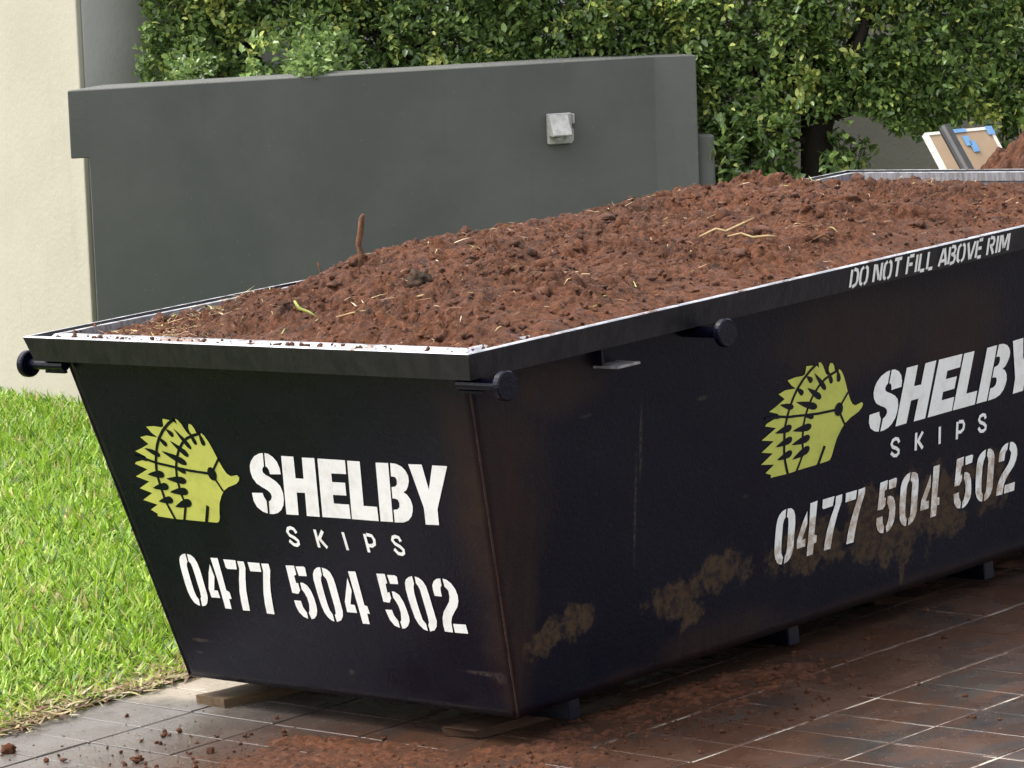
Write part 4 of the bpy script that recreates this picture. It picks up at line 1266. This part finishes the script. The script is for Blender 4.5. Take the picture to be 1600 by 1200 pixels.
# thin dark undergrowth between wall end and trunk, and a sapling by the board
def under(u0, u1, v0, v1, n, label, seed):
    rg = np.random.default_rng(seed)
    c = ray_at((u0 + u1) / 2, 300, 17.1)
    root = empty('undergrowth_bush', (c[0], c[1], -.15)); props(root, label, 'bush')
    rl = np.array(root.location)
    tips = []; k = 0
    for i in range(9):
        uT = rg.uniform(u0, u1); vT = rg.uniform(v0, v1)
        en = ray_at(uT, vT, 17.1 + rg.uniform(-.2, .2)) - rl
        st = np.array((rg.uniform(-.08, .08), rg.uniform(-.08, .08), 0))
        md = (st + en) / 2 + rg.normal(size=3) * .05
        V, F = tube([st, md, en], [.010, .007, .003], 5)
        link('stem', pydata('stem', V, F, True), M_BARK, root)
    u = rg.uniform(u0 - 10, u1 + 10, n); v = rg.uniform(v0, v1 + 60, n)
    tips = np.array([ray_at(a, b, 17.1 + d) for a, b, d in zip(u, v, rg.uniform(-.25, .25, n))])
    out = rg.normal(size=(n, 3)) + np.array((-hn[0], -hn[1], 0)) * .6
    P, D, Nn, Ln, Wd, t = crown_leaves(tips, out, 5, rg, np.full(n, .02), 1.25)
    V, T, Cc = leaf_mesh(P, D, Nn, Ln, Wd, t * .8)
    link('foliage', fast('foliage', V - rl, T, Cc), M_LEAF, root)


under(1128, 1235, 195, 290, 420, 'thin dark bush growing between the grey wall and the thick trunk', 301)
under(1300, 1345, 215, 270, 90, 'sparse dark bush just right of the thick trunk', 302)
under(1560, 1610, 175, 240, 70, 'sparse dark bush above the far soil pile', 303)

# ================================================================= things behind the far end of the skip
cbd = ray_at(1500, 235, 14.6)
ca, sa = math.cos(math.radians(35)), math.sin(math.radians(35))
rh = nrm((r_[0], r_[1])); fh = nrm((f_[0], f_[1]))
tb_ = np.array((*(rh * ca + fh * sa), 0)); mb = np.array((*(rh * sa - fh * ca), 0))
tl = ray_at(1444, 211, 14.6)
wB = 114 / (FPX / 14.6) / ca * .98
gz_b = -.12
drop_ = tl[2] - gz_b
dn = nrm(np.array((*(mb[:2] * .87 / 1.1), -1)))
ln = drop_ / -dn[2]
nb = nrm(np.cross(tb_, dn))
board = empty('leaning_board', tuple(tl + dn * ln + tb_ * wB / 2))
props(board, 'tan board with white edges and blue tape leaning behind the far end', 'board')
bl = np.array(board.location)


def bslab(name, u0, u1, v0, v1, t0, t1, mat):
    V = [tl + tb_ * u + dn * v + nb * t - bl for t in (t0, t1) for u, v in ((u0, v0), (u1, v0), (u1, v1), (u0, v1))]
    F = [(0, 1, 2, 3)[::-1], (4, 5, 6, 7), (0, 1, 5, 4), (1, 2, 6, 5), (2, 3, 7, 6), (3, 0, 4, 7)]
    me = pydata(name, V, F); bm = bmesh.new(); bm.from_mesh(me); bmesh.ops.recalc_face_normals(bm, faces=bm.faces); bm.to_mesh(me); bm.free()
    return link(name, me, mat, board)


sgn = 1 if nb @ (Cw - tl) > 0 else -1
bslab('panel', 0, wB, 0, ln, -.008, .008, M_BOARD)
bslab('edge_trim', -.002, .012, -.003, ln, -.011, .011, M_EDGE)
bslab('edge_trim', .0125, wB, -.003, .010, -.011, .011, M_EDGE)
bslab('edge_trim', wB - .012, wB + .002, .0105, ln, -.011, .011, M_EDGE)
for u0, u1, v0, v1 in ((.165, .195, .030, .075), (.185, .215, .055, .105), (.30, wB + .004, -.004, .035), (.13, .20, -.0045, .012)):
    a, b = sorted((sgn * .0115, sgn * .0135)); bslab('tape_strip', u0, u1, v0, v1, a, b, M_TAPE)
# white sheet behind it, black pipe in front
p0 = ray_at(1476, 200, 14.3); p1 = ray_at(1510, 262, 14.2)
dd = p1 - p0; p2 = p0 + dd * ((p0[2] + .05) / -dd[2]) if dd[2] < 0 else p1
V, F = tube([p0, p2], [.024, .024], 12)
pb_ = link('black_pipe', pydata('black_pipe', [Vector(v) - Vector(p2) for v in V], F, False), M_BLACK)
pb_.location = tuple(p2); props(pb_, 'black pipe leaning in front of the tan board', 'pipe')
# soil pile at the right edge
ctr = ray_at(1668, 262, 14.25)
nr, na_ = 110, 330
rr = np.linspace(0, 1, nr)[:, None]; aa = np.linspace(0, 2 * np.pi, na_, endpoint=False)[None, :]
rad = .82
X = rr * rad * np.cos(aa); Y = rr * rad * np.sin(aa)
Z = 1.30 * (1 - rr ** 2.2) + .04 * fbm(X * 6, Y * 6, 3, 140) + .05 * cells(X * 14, Y * 14, 141) + .03 * cells(X * 32, Y * 32, 142) + .02 * fbm(X * 30, Y * 30, 3, 143) + 0 * aa
ix = np.arange(nr * na_).reshape(nr, na_)
Q = np.stack([ix[:-1], np.roll(ix, -1, 1)[:-1], np.roll(ix, -1, 1)[1:], ix[1:]], -1).reshape(-1, 4)
pile = link('soil_pile', fast('soil_pile', np.stack([X, Y, Z - .15], -1).reshape(-1, 3), Q, smooth=True), M_SOIL)
pile.location = (ctr[0], ctr[1], 0)
props(pile, 'red soil pile behind the far end of the skip at the right edge', 'soil pile')

# ================================================================= tilt the paving frame
for o in TILT:
    o.matrix_basis = G @ o.matrix_basis
